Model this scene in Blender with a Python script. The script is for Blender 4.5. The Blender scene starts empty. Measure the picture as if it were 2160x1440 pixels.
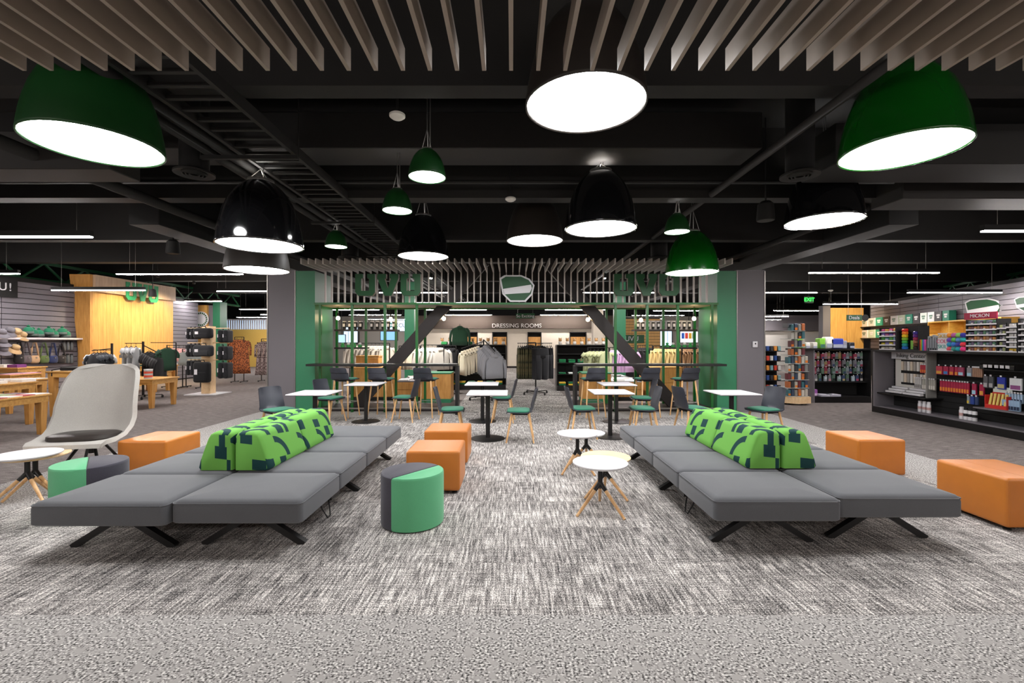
import bpy, bmesh, math, random
from mathutils import Vector, Matrix
R = math.radians
rnd = random.Random(7)
sc = bpy.context.scene
COL = sc.collection

# ---------------------------------------------------------------- camera, world, exposure
H = 1.55                      # eye height
cam_d = bpy.data.cameras.new('camera'); cam = bpy.data.objects.new('camera', cam_d); COL.objects.link(cam)
cam.location = (0, 0, H); cam.rotation_euler = (R(90), 0, 0)
cam_d.lens = 16.0; cam_d.sensor_width = 36.0; cam_d.clip_start = .05; cam_d.clip_end = 200
sc.camera = cam
world = bpy.data.worlds.new('world'); sc.world = world; world.use_nodes = True
world.node_tree.nodes['Background'].inputs[0].default_value = (1, .97, .94, 1)
world.node_tree.nodes['Background'].inputs[1].default_value = .35
vs = sc.view_settings
vs.view_transform = 'Standard'; vs.look = 'None'; vs.gamma = 1; vs.use_curve_mapping = False
vs.exposure = 0.6
DOME_E, BAR_E = 21.0, 100.0    # radiance of the pendant diffusers and of the linear lamps

def FL(px, py):               # pixel of a floor point -> (X, Y)
    d = 960*H/(py-720); return ((px-1080)*d/960, d)
def AT(px, py, d):            # pixel at a known distance -> point
    return Vector(((px-1080)*d/960, d, H-(py-720)*d/960))

# ---------------------------------------------------------------- materials
def lin(h):
    if isinstance(h, str):
        h = h.lstrip('#'); c = [int(h[i:i+2], 16)/255 for i in (0, 2, 4)]
        return tuple(v/12.92 if v <= .04045 else ((v+.055)/1.055)**2.4 for v in c)
    return h
MATS = {}
class NT:
    def __init__(s, name):
        s.m = bpy.data.materials.new(name); s.m.use_nodes = True; s.t = s.m.node_tree
        s.b = s.t.nodes['Principled BSDF']
    def n(s, kind, **kw):
        x = s.t.nodes.new(kind)
        for k, v in kw.items(): setattr(x, k, v)
        return x
    def l(s, a, b): s.t.links.new(a, b)
    def math(s, op, a, b=None, c=None):
        x = s.n('ShaderNodeMath', operation=op)
        for i, v in enumerate((a, b, c)):
            if v is None: continue
            if isinstance(v, (int, float)): x.inputs[i].default_value = v
            else: s.l(v, x.inputs[i])
        return x.outputs[0]
    def mix(s, f, a, b):
        x = s.n('ShaderNodeMix', data_type='RGBA')
        for sock, v in ((x.inputs[0], f), (x.inputs[6], a), (x.inputs[7], b)):
            if isinstance(v, (int, float)): sock.default_value = v
            elif isinstance(v, tuple): sock.default_value = (*v[:3], 1)
            else: s.l(v, sock)
        return x.outputs[2]
    def ramp(s, f, stops):
        x = s.n('ShaderNodeValToRGB'); e = x.color_ramp.elements
        while len(e) < len(stops): e.new(.5)
        for i, (p, c) in enumerate(stops): e[i].position = p; e[i].color = (*c[:3], 1)
        s.l(f, x.inputs[0]); return x.outputs[0]
    def noise(s, vec, scale, detail=2, rough=.5):
        x = s.n('ShaderNodeTexNoise'); x.inputs['Scale'].default_value = scale
        x.inputs['Detail'].default_value = detail; x.inputs['Roughness'].default_value = rough
        s.l(vec, x.inputs['Vector']); return x.outputs['Fac']
    def mapv(s, vec, scale):
        x = s.n('ShaderNodeMapping'); x.inputs['Scale'].default_value = scale
        s.l(vec, x.inputs['Vector']); return x.outputs[0]
    def bump(s, h, strength, dist=.01):
        x = s.n('ShaderNodeBump'); x.inputs['Strength'].default_value = strength; x.inputs['Distance'].default_value = dist
        s.l(h, x.inputs['Height']); s.l(x.outputs[0], s.b.inputs['Normal'])
def mat(name, col, rough=.55, metal=0., var=.12, scale=30., bump=0., coat=0., spec=.5, stretch=None):
    """plain procedural surface: colour with a little noise variation"""
    if name in MATS: return MATS[name]
    N = NT(name); c = lin(col)
    co = N.n('ShaderNodeTexCoord').outputs['Object']
    if stretch: co = N.mapv(co, stretch)
    f = N.noise(co, scale, 3)
    N.l(N.mix(f, tuple(v*(1-var) for v in c), tuple(min(1, v*(1+var)) for v in c)), N.b.inputs['Base Color'])
    N.b.inputs['Roughness'].default_value = rough; N.b.inputs['Metallic'].default_value = metal
    N.b.inputs['Specular IOR Level'].default_value = spec
    N.b.inputs['Coat Weight'].default_value = coat
    if bump: N.bump(f, bump, .004)
    MATS[name] = N.m; return N.m
def emit(name, col, strength):
    if name in MATS: return MATS[name]
    N = NT(name); c = lin(col)
    N.b.inputs['Base Color'].default_value = (*c, 1)
    N.b.inputs['Emission Color'].default_value = (*c, 1); N.b.inputs['Emission Strength'].default_value = strength
    MATS[name] = N.m; return N.m
def wood(name, a, b, scale=(3, 3, 30), rough=.45):
    if name in MATS: return MATS[name]
    N = NT(name); co = N.n('ShaderNodeTexCoord').outputs['Object']
    f = N.noise(N.mapv(co, scale), 4, 4, .6)
    N.l(N.ramp(f, [(.3, lin(a)), (.7, lin(b))]), N.b.inputs['Base Color']); N.b.inputs['Roughness'].default_value = rough
    MATS[name] = N.m; return N.m
def cloth(name, col, var=.2, scale=350., rough=.9, bump=.25):
    if name in MATS: return MATS[name]
    N = NT(name); c = lin(col); co = N.n('ShaderNodeTexCoord').outputs['Object']
    f = N.noise(co, scale, 2); g = N.noise(co, 9, 2)
    c1 = N.mix(f, tuple(v*(1-var) for v in c), tuple(min(1, v*(1+var)) for v in c))
    N.l(N.mix(N.math('MULTIPLY', g, .18), c1, tuple(v*.6 for v in c)), N.b.inputs['Base Color'])
    N.b.inputs['Roughness'].default_value = rough; N.b.inputs['Specular IOR Level'].default_value = .25
    N.b.inputs['Sheen Weight'].default_value = .15
    if bump: N.bump(f, bump, .002)
    MATS[name] = N.m; return N.m

# --- carpets, in world coordinates so that the weave runs on from tile to tile
def carpet_woven():
    N = NT('carpet_woven'); pos = N.n('ShaderNodeNewGeometry').outputs['Position']
    oi = N.n('ShaderNodeObjectInfo').outputs['Random']
    off = N.n('ShaderNodeCombineXYZ'); N.l(N.math('MULTIPLY', oi, 37.), off.inputs[0]); N.l(N.math('MULTIPLY', oi, 91.), off.inputs[1])
    v = N.n('ShaderNodeVectorMath', operation='ADD'); N.l(pos, v.inputs[0]); N.l(off.outputs[0], v.inputs[1]); p = v.outputs[0]
    streak = N.noise(N.mapv(p, (62, 4.5, 1)), 1, 2, .6)
    cross = N.noise(N.mapv(p, (4.0, 75, 1)), 1, 2, .6)
    yarn = N.noise(N.mapv(p, (130, 100, 1)), 1, 1, .5)
    tone = N.noise(p, 2.2, 2)
    s = N.math('ADD', N.math('MULTIPLY', streak, .95), N.math('MULTIPLY', cross, .5))
    s = N.math('ADD', s, N.math('MULTIPLY', yarn, 1.1))
    s = N.math('ADD', s, N.math('MULTIPLY', tone, .25))
    s = N.math('ADD', s, N.math('MULTIPLY', oi, .06))
    s = N.math('DIVIDE', s, 2.83)
    c = N.ramp(s, [(.40, lin('#242427')), (.465, lin('#686462')), (.535, lin('#9f9a97')), (.62, lin('#ece6e0'))])
    N.l(c, N.b.inputs['Base Color']); N.b.inputs['Roughness'].default_value = .95; N.b.inputs['Specular IOR Level'].default_value = .15
    N.bump(s, .5, .006); return N.m
def carpet_speckle():
    N = NT('carpet_speckle'); p = N.n('ShaderNodeNewGeometry').outputs['Position']
    f = N.noise(N.mapv(p, (80, 90, 1)), 1, 1, .5); g = N.noise(p, 7, 2)
    mask = N.noise(N.mapv(p, (16, 16, 1)), 1, 2)
    c = N.ramp(f, [(.36, lin('#363433')), (.45, lin('#969290')), (.57, lin('#a39f9c')), (.66, lin('#e0dcd8'))])
    c = N.mix(N.ramp(mask, [(.36, (0, 0, 0)), (.46, (1, 1, 1))]), lin('#a29e9b'), c)
    c = N.mix(N.math('MULTIPLY', g, .22), c, lin('#6d6a68'))
    N.l(c, N.b.inputs['Base Color']); N.b.inputs['Roughness'].default_value = .95; N.b.inputs['Specular IOR Level'].default_value = .15
    N.bump(f, .12, .004); return N.m
def carpet_plain():
    N = NT('carpet_plain'); p = N.n('ShaderNodeNewGeometry').outputs['Position']
    f = N.noise(N.mapv(p, (6, 60, 1)), 1, 3, .6); g = N.noise(N.mapv(p, (120, 120, 1)), 1, 2)
    s = N.math('ADD', N.math('MULTIPLY', f, .55), N.math('MULTIPLY', g, .45))
    N.l(N.ramp(s, [(.36, lin('#453f3d')), (.5, lin('#6b6462')), (.66, lin('#968e8b'))]), N.b.inputs['Base Color'])
    N.b.inputs['Roughness'].default_value = .95; N.b.inputs['Specular IOR Level'].default_value = .15
    N.bump(g, .3, .004); return N.m
def print_fabric():
    """lime upholstery with dark teal arcs, half discs, strokes and checks, laid out on the fabric's own UV (metres)"""
    N = NT('lime_print'); uv = N.n('ShaderNodeUVMap').outputs[0]
    sx = N.n('ShaderNodeSeparateXYZ'); N.l(uv, sx.inputs[0])
    u = N.math('DIVIDE', sx.outputs[0], .21); v = N.math('DIVIDE', N.math('ADD', sx.outputs[1], N.math('MULTIPLY', sx.outputs[0], .12)), .22)
    fu, fv = N.math('FRACT', u), N.math('FRACT', v)
    cv = N.n('ShaderNodeCombineXYZ'); N.l(N.math('FLOOR', u), cv.inputs[0]); N.l(N.math('FLOOR', v), cv.inputs[1])
    w = N.n('ShaderNodeTexWhiteNoise', noise_dimensions='2D'); N.l(cv.outputs[0], w.inputs['Vector']); r = w.outputs[0]
    def between(lo, hi): return N.math('MULTIPLY', N.math('GREATER_THAN', r, lo), N.math('LESS_THAN', r, hi))
    def dist(a, b):
        return N.math('SQRT', N.math('ADD', N.math('POWER', N.math('ABSOLUTE', N.math('SUBTRACT', fu, a)), 2.), N.math('POWER', N.math('ABSOLUTE', N.math('SUBTRACT', fv, b)), 2.)))
    half = N.math('LESS_THAN', dist(.5, .1), .48); half = N.math('MULTIPLY', half, N.math('GREATER_THAN', fv, .12))
    stroke = N.math('LESS_THAN', N.math('ABSOLUTE', N.math('SUBTRACT', fu, .3)), .13)
    chk = N.math('ABSOLUTE', N.math('SUBTRACT', N.math('GREATER_THAN', fu, .5), N.math('GREATER_THAN', fv, .5)))
    arc = N.math('LESS_THAN', N.math('ABSOLUTE', N.math('SUBTRACT', dist(0, 0), .78)), .14)
    block = N.math('MULTIPLY', N.math('LESS_THAN', fu, .6), N.math('LESS_THAN', fv, .42))
    tot = N.math('MULTIPLY', half, between(0, .2))
    for sh, lo, hi in ((stroke, .2, .36), (chk, .36, .5), (arc, .5, .68), (block, .68, .8)):
        tot = N.math('ADD', tot, N.math('MULTIPLY', sh, between(lo, hi)))
    tot = N.math('MINIMUM', tot, 1.)
    N.l(N.mix(tot, lin('#67a348'), lin('#12383a')), N.b.inputs['Base Color'])
    N.b.inputs['Roughness'].default_value = .85; N.b.inputs['Specular IOR Level'].default_value = .25
    N.bump(N.noise(uv, 900, 1), .2, .001); return N.m

M = {
 'woven': carpet_woven(), 'speckle': carpet_speckle(), 'plain': carpet_plain(), 'print': print_fabric(),
 'sub': mat('subfloor', '#3a3836', .9),
 'black': mat('black_paint', '#121112', .75, var=.2, scale=8),
 'ceil': mat('ceiling_deck', '#110f0f', .9, var=.25, scale=3),
 'beam': mat('ceiling_steel', '#151312', .75, var=.2, scale=5),
 'duct': mat('duct_grey', '#242120', .7, var=.15, scale=5),
 'baffle': mat('taupe_baffle', '#94867a', .5, var=.08, scale=12),
 'steel': mat('dark_steel', '#1b1a1b', .4, .3),
 'bronze': mat('bronze_steel', '#251e1e', .55, .1),
 'metal': mat('brushed_metal', '#8a8784', .35, .8),
 'gsheet': mat('grey_panel', '#6a666b', .55, var=.05, scale=60),
 'gpanel': mat('green_panel', '#2c7653', .45, var=.05, scale=6),
 'gsteel': mat('green_steel', '#0b5a20', .35, var=.05),
 'gdark': mat('sign_green', '#104a26', .5, var=.06),
 'white': mat('white_laminate', '#d2d0d4', .35, var=.02),
 'wpaint': mat('white_paint', '#d8d4cd', .7, var=.04),
 'beige': mat('warm_white_wall', '#cfc4b4', .8, var=.05, scale=4),
 'seat': cloth('grey_upholstery', '#55565a'),
 'leather': mat('orange_leather', '#b66c26', .38, var=.10, scale=7, bump=.06),
 'felt': cloth('green_felt', '#5aa679'), 'char': cloth('charcoal_fabric', '#3c3a44', .35, 220.),
 'shellf': cloth('light_grey_wool', '#a8a49f', .22, 180.), 'bleather': mat('black_leather', '#2c2624', .4, var=.2, scale=40, bump=.1),
 'plast': mat('slate_plastic', '#2f313a', .42, var=.05), 'cush': cloth('teal_felt', '#2c7058', .2),
 'ash': wood('ash_wood', '#b98a58', '#dcb381', (6, 6, 1.4)), 'oak': wood('oak_panel', '#b0793a', '#cf9a55', (5, 5, .7)),
 'oakh': wood('oak_table', '#b5813f', '#d6a45c', (1, 6, 6)), 'birch': wood('birch_disc', '#d7b083', '#ecd0a6', (2, 9, 2)),
 'wallwood': wood('honey_wall', '#b98845', '#d3a45c', (4, 4, .35)),
 'domeg': mat('dome_green', '#14491d', .45, var=.04), 'domegg': mat('dome_gloss_green', '#0a5a12', .18, var=.03, coat=.5),
 'domeb': mat('dome_gloss_black', '#111113', .12, var=.05, coat=.6), 'domebr': mat('dome_matte_umber', '#2c2622', .5),
 'domew': emit('dome_diffuser', '#ffffff', DOME_E), 'bar': emit('linear_diffuser', '#fff8f4', BAR_E),
 'bulb': emit('warm_bulb', '#ffd9a0', 50.0), 'spot': emit('spot_lens', '#ffffff', 40.0),
 'glass': mat('clear_acrylic', '#c9d2d2', .1, var=.02),
}

# ---------------------------------------------------------------- mesh helpers
class MB:
    def __init__(s): s.v = []; s.f = []; s.uv = None
    def add(s, vs_, fs):
        o = len(s.v); s.v += [tuple(p) for p in vs_]; s.f += [tuple(i+o for i in f) for f in fs]; return s
    def box(s, x0, x1, y0, y1, z0, z1):
        return s.add([(x, y, z) for z in (z0, z1) for y in (y0, y1) for x in (x0, x1)],
                     [(0, 2, 3, 1), (4, 5, 7, 6), (0, 1, 5, 4), (2, 6, 7, 3), (0, 4, 6, 2), (1, 3, 7, 5)])
    def bar(s, a, b, w, h=None, up=(0, 0, 1), w2=None, h2=None):
        a, b = Vector(a), Vector(b); h = h or w; w2 = w2 or w; h2 = h2 or (h if w2 == w else w2)
        d = (b-a).normalized(); u = Vector(up)
        if abs(d.dot(u)) > .95: u = Vector((0, 1, 0))
        x = d.cross(u).normalized(); y = x.cross(d)
        vs_ = [a+x*i*w/2+y*j*h/2 for j in (-1, 1) for i in (-1, 1)]+[b+x*i*w2/2+y*j*h2/2 for j in (-1, 1) for i in (-1, 1)]
        return s.add(vs_, [(0, 2, 3, 1), (4, 5, 7, 6), (0, 1, 5, 4), (2, 6, 7, 3), (0, 4, 6, 2), (1, 3, 7, 5)])
    def tube(s, pts, r, seg=8, r2=None):
        pts = [Vector(p) for p in pts]; rings = []; n = len(pts)
        for i, p in enumerate(pts):
            d = (pts[min(i+1, n-1)]-pts[max(i-1, 0)]).normalized()
            u = Vector((0, 0, 1)) if abs(d.z) < .9 else Vector((1, 0, 0))
            x = d.cross(u).normalized(); y = x.cross(d)
            rr = r if r2 is None else r+(r2-r)*i/(n-1)
            rings.append([p+x*math.cos(2*math.pi*k/seg)*rr+y*math.sin(2*math.pi*k/seg)*rr for k in range(seg)])
        vs_ = [q for g in rings for q in g]
        fs = [(i*seg+k, i*seg+(k+1) % seg, (i+1)*seg+(k+1) % seg, (i+1)*seg+k) for i in range(n-1) for k in range(seg)]
        fs += [tuple(range(seg))[::-1], tuple((n-1)*seg+k for k in range(seg))]
        return s.add(vs_, fs)
    def lathe(s, prof, seg=24, c=(0, 0, 0), caps=True):
        vs_ = [(c[0]+r*math.cos(2*math.pi*k/seg), c[1]+r*math.sin(2*math.pi*k/seg), c[2]+z) for r, z in prof for k in range(seg)]
        n = len(prof)
        fs = [(i*seg+k, i*seg+(k+1) % seg, (i+1)*seg+(k+1) % seg, (i+1)*seg+k) for i in range(n-1) for k in range(seg)]
        if caps:
            if prof[0][0] > 1e-4: fs.append(tuple(range(seg))[::-1])
            if prof[-1][0] > 1e-4: fs.append(tuple((n-1)*seg+k for k in range(seg)))
        return s.add(vs_, fs)
    def prism(s, poly, y0, y1):                 # outline in x,z pushed along y
        n = len(poly)
        vs_ = [(x, y0, z) for x, z in poly]+[(x, y1, z) for x, z in poly]
        return s.add(vs_, [tuple(range(n)), tuple(range(2*n-1, n-1, -1))]+[(i, i+n, (i+1) % n+n, (i+1) % n) for i in range(n)])
    def prism_z(s, poly, z0, z1):               # outline in x,y pushed along z
        n = len(poly)
        vs_ = [(x, y, z0) for x, y in poly]+[(x, y, z1) for x, y in poly]
        return s.add(vs_, [tuple(range(n))[::-1], tuple(range(n, 2*n))]+[(i, (i+1) % n, (i+1) % n+n, i+n) for i in range(n)])
    def sheet(s, grid, th):                     # closed skin of thickness th around a grid of points
        nu, nv = len(grid), len(grid[0]); P = [[Vector(p) for p in row] for row in grid]; A = []; B = []
        for i in range(nu):
            for j in range(nv):
                du = P[min(i+1, nu-1)][j]-P[max(i-1, 0)][j]; dv = P[i][min(j+1, nv-1)]-P[i][max(j-1, 0)]
                n = du.cross(dv)
                n = n.normalized() if n.length > 1e-9 else Vector((0, 0, 1))
                A.append(P[i][j]+n*th/2); B.append(P[i][j]-n*th/2)
        o = nu*nv; ix = lambda i, j: i*nv+j; fs = []
        for i in range(nu-1):
            for j in range(nv-1):
                q = (ix(i, j), ix(i+1, j), ix(i+1, j+1), ix(i, j+1)); fs.append(q); fs.append(tuple(k+o for k in q[::-1]))
        rim = [ix(i, 0) for i in range(nu)]+[ix(nu-1, j) for j in range(1, nv)]+[ix(i, nv-1) for i in range(nu-2, -1, -1)]+[ix(0, j) for j in range(nv-2, 0, -1)]
        fs += [(rim[k], rim[k]+o, rim[(k+1) % len(rim)]+o, rim[(k+1) % len(rim)]) for k in range(len(rim))]
        return s.add(A+B, fs)
    def mesh(s, name, m, smooth=False, bevel=0, bseg=2, fix=True):
        me = bpy.data.meshes.new(name); me.from_pydata(s.v, [], s.f)
        if fix or bevel:
            bm = bmesh.new(); bm.from_mesh(me)
            if fix: bmesh.ops.recalc_face_normals(bm, faces=bm.faces)
            if bevel: bmesh.ops.bevel(bm, geom=list(bm.edges), offset=bevel, segments=bseg, profile=.6, affect='EDGES', clamp_overlap=True)
            bm.to_mesh(me); bm.free()
        me.materials.append(m)
        if smooth: me.shade_smooth()
        if smooth == 'auto' or bevel:
            me.shade_smooth(); me.set_sharp_from_angle(angle=R(38))
        return me
def link(name, me, parent=None, loc=None, rotz=0):
    o = bpy.data.objects.new(name, me); COL.objects.link(o)
    if parent: o.parent = parent
    if loc is not None: o.location = loc
    if rotz: o.rotation_euler = (0, 0, rotz)
    return o
def part(name, mb, m, parent=None, smooth=False, bevel=0, bseg=2, label=None, loc=None):
    o = link(name, mb.mesh(name, m, smooth, bevel, bseg), parent, loc)
    if label: o['label'] = label
    return o
def tag(o, label, cat, group=None):
    o['label'] = label; o['category'] = cat
    if group: o['group'] = group
    return o
def thing(name, label, cat, loc=(0, 0, 0), rotz=0, group=None):
    o = bpy.data.objects.new(name, None); COL.objects.link(o); o.empty_display_size = .1
    o.location = loc; o.rotation_euler = (0, 0, rotz); return tag(o, label, cat, group)
def struct(name, mb, m, parent=None, **kw):
    o = part(name, mb, m, parent, **kw)
    if not parent: o['kind'] = 'structure'
    return o
def dup(root, loc, rotz=0, label=None, group=None):
    r = root.copy(); COL.objects.link(r); r.location = loc; r.rotation_euler = (0, 0, rotz)
    if label: r['label'] = label
    if group: r['group'] = group
    for ch in list(root.children):
        c = ch.copy(); COL.objects.link(c); c.parent = r
        for g in list(ch.children):
            d = g.copy(); COL.objects.link(d); d.parent = c
    return r
def recolor(root, pname, m):
    for ch in root.children:
        if ch.name.split('.')[0] == pname:
            ch.data = ch.data.copy(); ch.data.materials[0] = m
def text_mesh(s, size, depth, m, name='lettering', align='CENTER', xscale=1):
    cu = bpy.data.curves.new(name, 'FONT'); cu.body = s; cu.size = size; cu.extrude = depth/2; cu.align_x = align; cu.align_y = 'CENTER'
    o = bpy.data.objects.new(name, cu); COL.objects.link(o)
    bpy.context.view_layer.update()
    me = bpy.data.meshes.new_from_object(o.evaluated_get(bpy.context.evaluated_depsgraph_get()))
    bpy.data.objects.remove(o); bpy.data.curves.remove(cu)
    me.materials.clear(); me.materials.append(m); me.name = name
    me.transform(Matrix.Rotation(R(90), 4, 'X') @ Matrix.Diagonal((xscale, 1, 1, 1)))
    return me
def letter(s, size, depth, m, parent, loc, rotz=0, xscale=1, name='lettering'):
    return link(name, text_mesh(s, size, depth, m, name, xscale=xscale), parent, loc, rotz)
def rrect(x0, x1, y0, y1, r, n=4):
    out = []
    for cx, cy, a in ((x1-r, y0+r, -90), (x1-r, y1-r, 0), (x0+r, y1-r, 90), (x0+r, y0+r, 180)):
        out += [(cx+r*math.cos(R(a+90*k/n)), cy+r*math.sin(R(a+90*k/n))) for k in range(n+1)]
    return out

# ---------------------------------------------------------------- the setting
LX, RX, BY, FY, TOP = -20.0, 22.0, 37.0, -6.0, 4.6
SLX = -13.45                 # face of the left display wall
floor = struct('floor', MB().box(LX-.3, RX+.3, FY-.3, BY+6, -.2, -.012), M['sub'])
WX, BX, F0, F1 = 4.6, 5.55, 2.58, 9.3          # woven field half width, border half width, field start and end
for i, (a, b, c, d) in enumerate(((LX, -BX, FY, BY), (BX, RX, FY, BY), (-BX, -1.3, 10.3, BY), (1.5, BX, 10.3, BY))):
    part('carpet_field', MB().box(a, b, c, d, -.012, 0), M['plain'], floor)
for a, b, c, d in ((-BX, BX, FY, F0), (-BX, -WX, F0, 10.3), (WX, BX, F0, 10.3), (-WX, -1.3, F1, 10.3), (1.5, WX, F1, 10.3)):
    part('carpet_border', MB().box(a, b, c, d, -.012, 0), M['speckle'], floor)
TS = (2*WX)/15
tile_me = MB().box(.0006, TS-.0006, .0006, .6094, -.012, 0).mesh('carpet_tile', M['woven'])
for i in range(15):
    for j in range(11):
        link('carpet_tile', tile_me, floor, (-WX+i*TS, F0+j*.6109, 0))
aisle_me = MB().box(.0006, .6994, .0006, .6094, -.012, 0).mesh('carpet_tile', M['woven'])
for i in range(4):
    for j in range(27):
        link('carpet_tile', aisle_me, floor, (-1.3+i*.7, F1+.001+j*.6556, 0))
struct('ceiling', MB().box(LX-.3, RX+.3, FY-.3, BY+.3, TOP, TOP+.2), M['ceil'])
struct('wall_rear', MB().box(LX-.3, RX+.3, FY-.3, FY, 0, TOP), M['beige'])
struct('wall_left', MB().box(LX-.3, LX, FY, BY, 0, TOP), M['black'])
struct('wall_right', MB().box(RX, RX+.3, FY, BY, 0, TOP), M['black'])
struct('wall_back', MB().box(LX-.3, RX+.3, BY, BY+.3, 0, TOP), M['black'])
slat_m = mat('slatwall_grey', '#77737b', .5, var=.06, scale=20)
wl = struct('wall_display_left', MB().box(SLX-.3, SLX-.03, FY, 19.5, 0, 3.3), M['black'])
for ya, yb in ((4.5, 8.98), (9, 9.99), (10.01, 11.98), (12.0, 14.1), (17.6, 19.5)):
    me = MB().box(SLX-.03, SLX, ya, yb, 0, .132).mesh('slat', slat_m)
    for k in range(21): link('slat', me, wl, (0, 0, .05+k*.15))
# the supplies wall runs outwards as it recedes
RW0, RWA = Vector((12.6, 8.0, 0)), math.atan2(2.4, 8.2)
def RW(t, off, z): return RW0+Vector((math.sin(RWA)*t-math.cos(RWA)*off, math.cos(RWA)*t+math.sin(RWA)*off, z))
wr = struct('wall_display_right', MB().box(.03, .2, -3, 13.4, 0, 3.3), M['black']); wr.location = RW0; wr.rotation_euler = (0, 0, -RWA)
for k0 in range(13):
    me = MB().box(0, .03, -3+k0*1.25, -3+k0*1.25+1.235, 0, .132).mesh('slat', slat_m)
    for k in range(8, 21): link('slat', me, wr, (0, 0, .05+k*.15))

# ---- ceiling steel, ducts, pipes and cable tray
def ceil_box(name, x0, x1, y0, y1, z0, z1, m, label, cat):
    return tag(part(name, MB().box(x0, x1, y0, y1, z0, z1), M[m], bevel=.01, bseg=1), label, cat)
for i, (x0, x1, y0, y1, z0, z1, m) in enumerate((
    (LX, RX, 3.95, 4.16, 3.77, TOP, 'beam'), (LX, RX, 6.5, 6.74, 3.6, TOP, 'beam'), (LX, RX, 9.2, 9.42, 3.6, TOP, 'beam'),
    (LX, RX, 12.6, 12.9, 3.75, TOP, 'beam'), (LX, RX, 16.5, 16.8, 3.75, TOP, 'beam'), (LX, RX, 20.5, 20.8, 3.75, TOP, 'beam'))):
    struct('trim_%d' % (i+1), MB().box(x0, x1, y0, y1, z0, z1), M[m])
ceil_box('air_duct', -6.2, 3.0, 5.45, 5.98, 3.86, 4.3, 'duct', 'broad dark air duct running across the black ceiling above the domes', 'duct')
ceil_box('air_duct', 3.55, 13.0, 5.0, 5.6, 3.5, 3.95, 'beam', 'dark rectangular duct above the gloss green dome lamp', 'duct')
ceil_box('air_duct', -13, -4.2, 4.75, 5.15, 3.35, 3.75, 'duct', 'low dark duct above the tall grey lounge chair', 'duct')
ceil_box('air_duct', 5.2, 13.0, 6.05, 6.6, 3.45, 3.85, 'duct', 'low dark duct over the school supply shelves', 'duct')
ceil_box('ceiling_bulkhead', -6.4, -5.9, 7.6, 26, 3.5, 4.3, 'black', 'long black bulkhead running back over the apparel side', 'bulkhead')
ceil_box('ceiling_bulkhead', 6.3, 6.8, 7.6, 26, 3.5, 4.3, 'black', 'long black bulkhead running back over the supplies side', 'bulkhead')
def pipe(name, pts, r, m, label, cat='pipe'):
    return tag(part(name, MB().tube(pts, r, 10), M[m], smooth=True), label, cat)
pipe('ceiling_pipe', [(-3.12, 2.6, 3.62), (-3.12, 24, 3.62)], .05, 'beam', 'dark pipe running back right beside the cable tray')
pipe('ceiling_pipe', [(-3.28, 2.6, 3.60), (-3.28, 24, 3.60)], .05, 'beam', 'outer dark pipe of the pair along the cable tray')
pipe('ceiling_pipe', [(2.85, 2.7, 3.65), (2.85, 22, 3.65)], .045, 'duct', 'single dark pipe running back beside the gloss green dome')
pipe('ceiling_pipe', [(-7.5, 6.2, 3.72), (8.5, 6.2, 3.72)], .025, 'beam', 'thin black pipe crossing the ceiling behind the broad duct')
pipe('ceiling_pipe', [(-5.0, 3.4, 3.5), (-5.0, 20, 3.5)], .07, 'beam', 'thick dark pipe above the apparel tables')
pipe('ceiling_pipe', [(5.3, 6.8, 3.55), (5.3, 20, 3.55)], .06, 'beam', 'thick dark pipe above the pen shelves')
tray = thing('cable_tray', 'black ladder cable tray hung under the ceiling', 'cable tray', (0, 0, 0))
for x in (-2.93, -2.36):
    part('side_rail', MB().box(x-.02, x+.02, 2.6, 24, 3.57, 3.68), M['beam'], tray)
rung = MB().box(-2.91, -2.38, -.02, .02, 3.59, 3.62).mesh('rung', M['beam'])
for k in range(110): link('rung', rung, tray, (0, 2.7+k*.19, 0))
for y in (4.9, 7.6, 10.5, 14):
    part('hanger', MB().bar((-3.35, y, 3.53), (-2.3, y, 3.53), .04).tube([(-2.3, y, 3.53), (-2.3, y, TOP)], .008).tube([(-3.35, y, 3.53), (-3.35, y, TOP)], .008), M['beam'], tray)
def diffuser(px, py, z, r, label):
    d = (z-H)*960/(720-py); t = thing('air_diffuser', label, 'air vent', ((px-1080)*d/960, d, z))
    part('duct_drop', MB().lathe([(r*.72, .03), (r*.72, TOP-z)], 20), M['black'], t, smooth='auto')
    part('ring', MB().lathe([(r*.7, .02), (r, 0), (r, .02), (r*.72, .05)], 28), M['duct'], t, smooth='auto')
    for k in range(3): part('cone', MB().lathe([(r*(.2+.17*k), .0), (r*(.26+.17*k), -.012), (r*(.28+.17*k), .02)], 24, caps=False), M['duct'], t, smooth=True)
diffuser(410, 368, 3.4, .2, 'round ceiling diffuser beside the cable tray')
diffuser(1687, 372, 3.4, .2, 'round ceiling diffuser below a spiral duct near the gloss green dome')
diffuser(738, 545, 3.4, .25, 'round ceiling diffuser over the corner of the slatted portal beside a small green pendant')
diffuser(1390, 546, 3.35, .24, 'round ceiling diffuser over the slatted portal behind the gloss green bell lamp')
def speaker(px, py, z, label):
    d = (z-H)*960/(720-py); t = thing('ceiling_speaker', label, 'speaker', ((px-1080)*d/960, d, z))
    part('body', MB().lathe([(.11, 0), (.115, .03), (.1, .22), (.06, .26)], 20), M['black'], t, smooth='auto')
    part('grille', MB().lathe([(.1, -.004), (.1, .004)], 20), M['duct'], t); part('stem', MB().tube([(0, 0, .25), (0, 0, TOP-z)], .012), M['black'], t)
speaker(365, 535, 3.2, 'black pendant speaker over the apparel tables'); speaker(1615, 465, 3.2, 'black pendant speaker beside the flat black dome')
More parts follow.
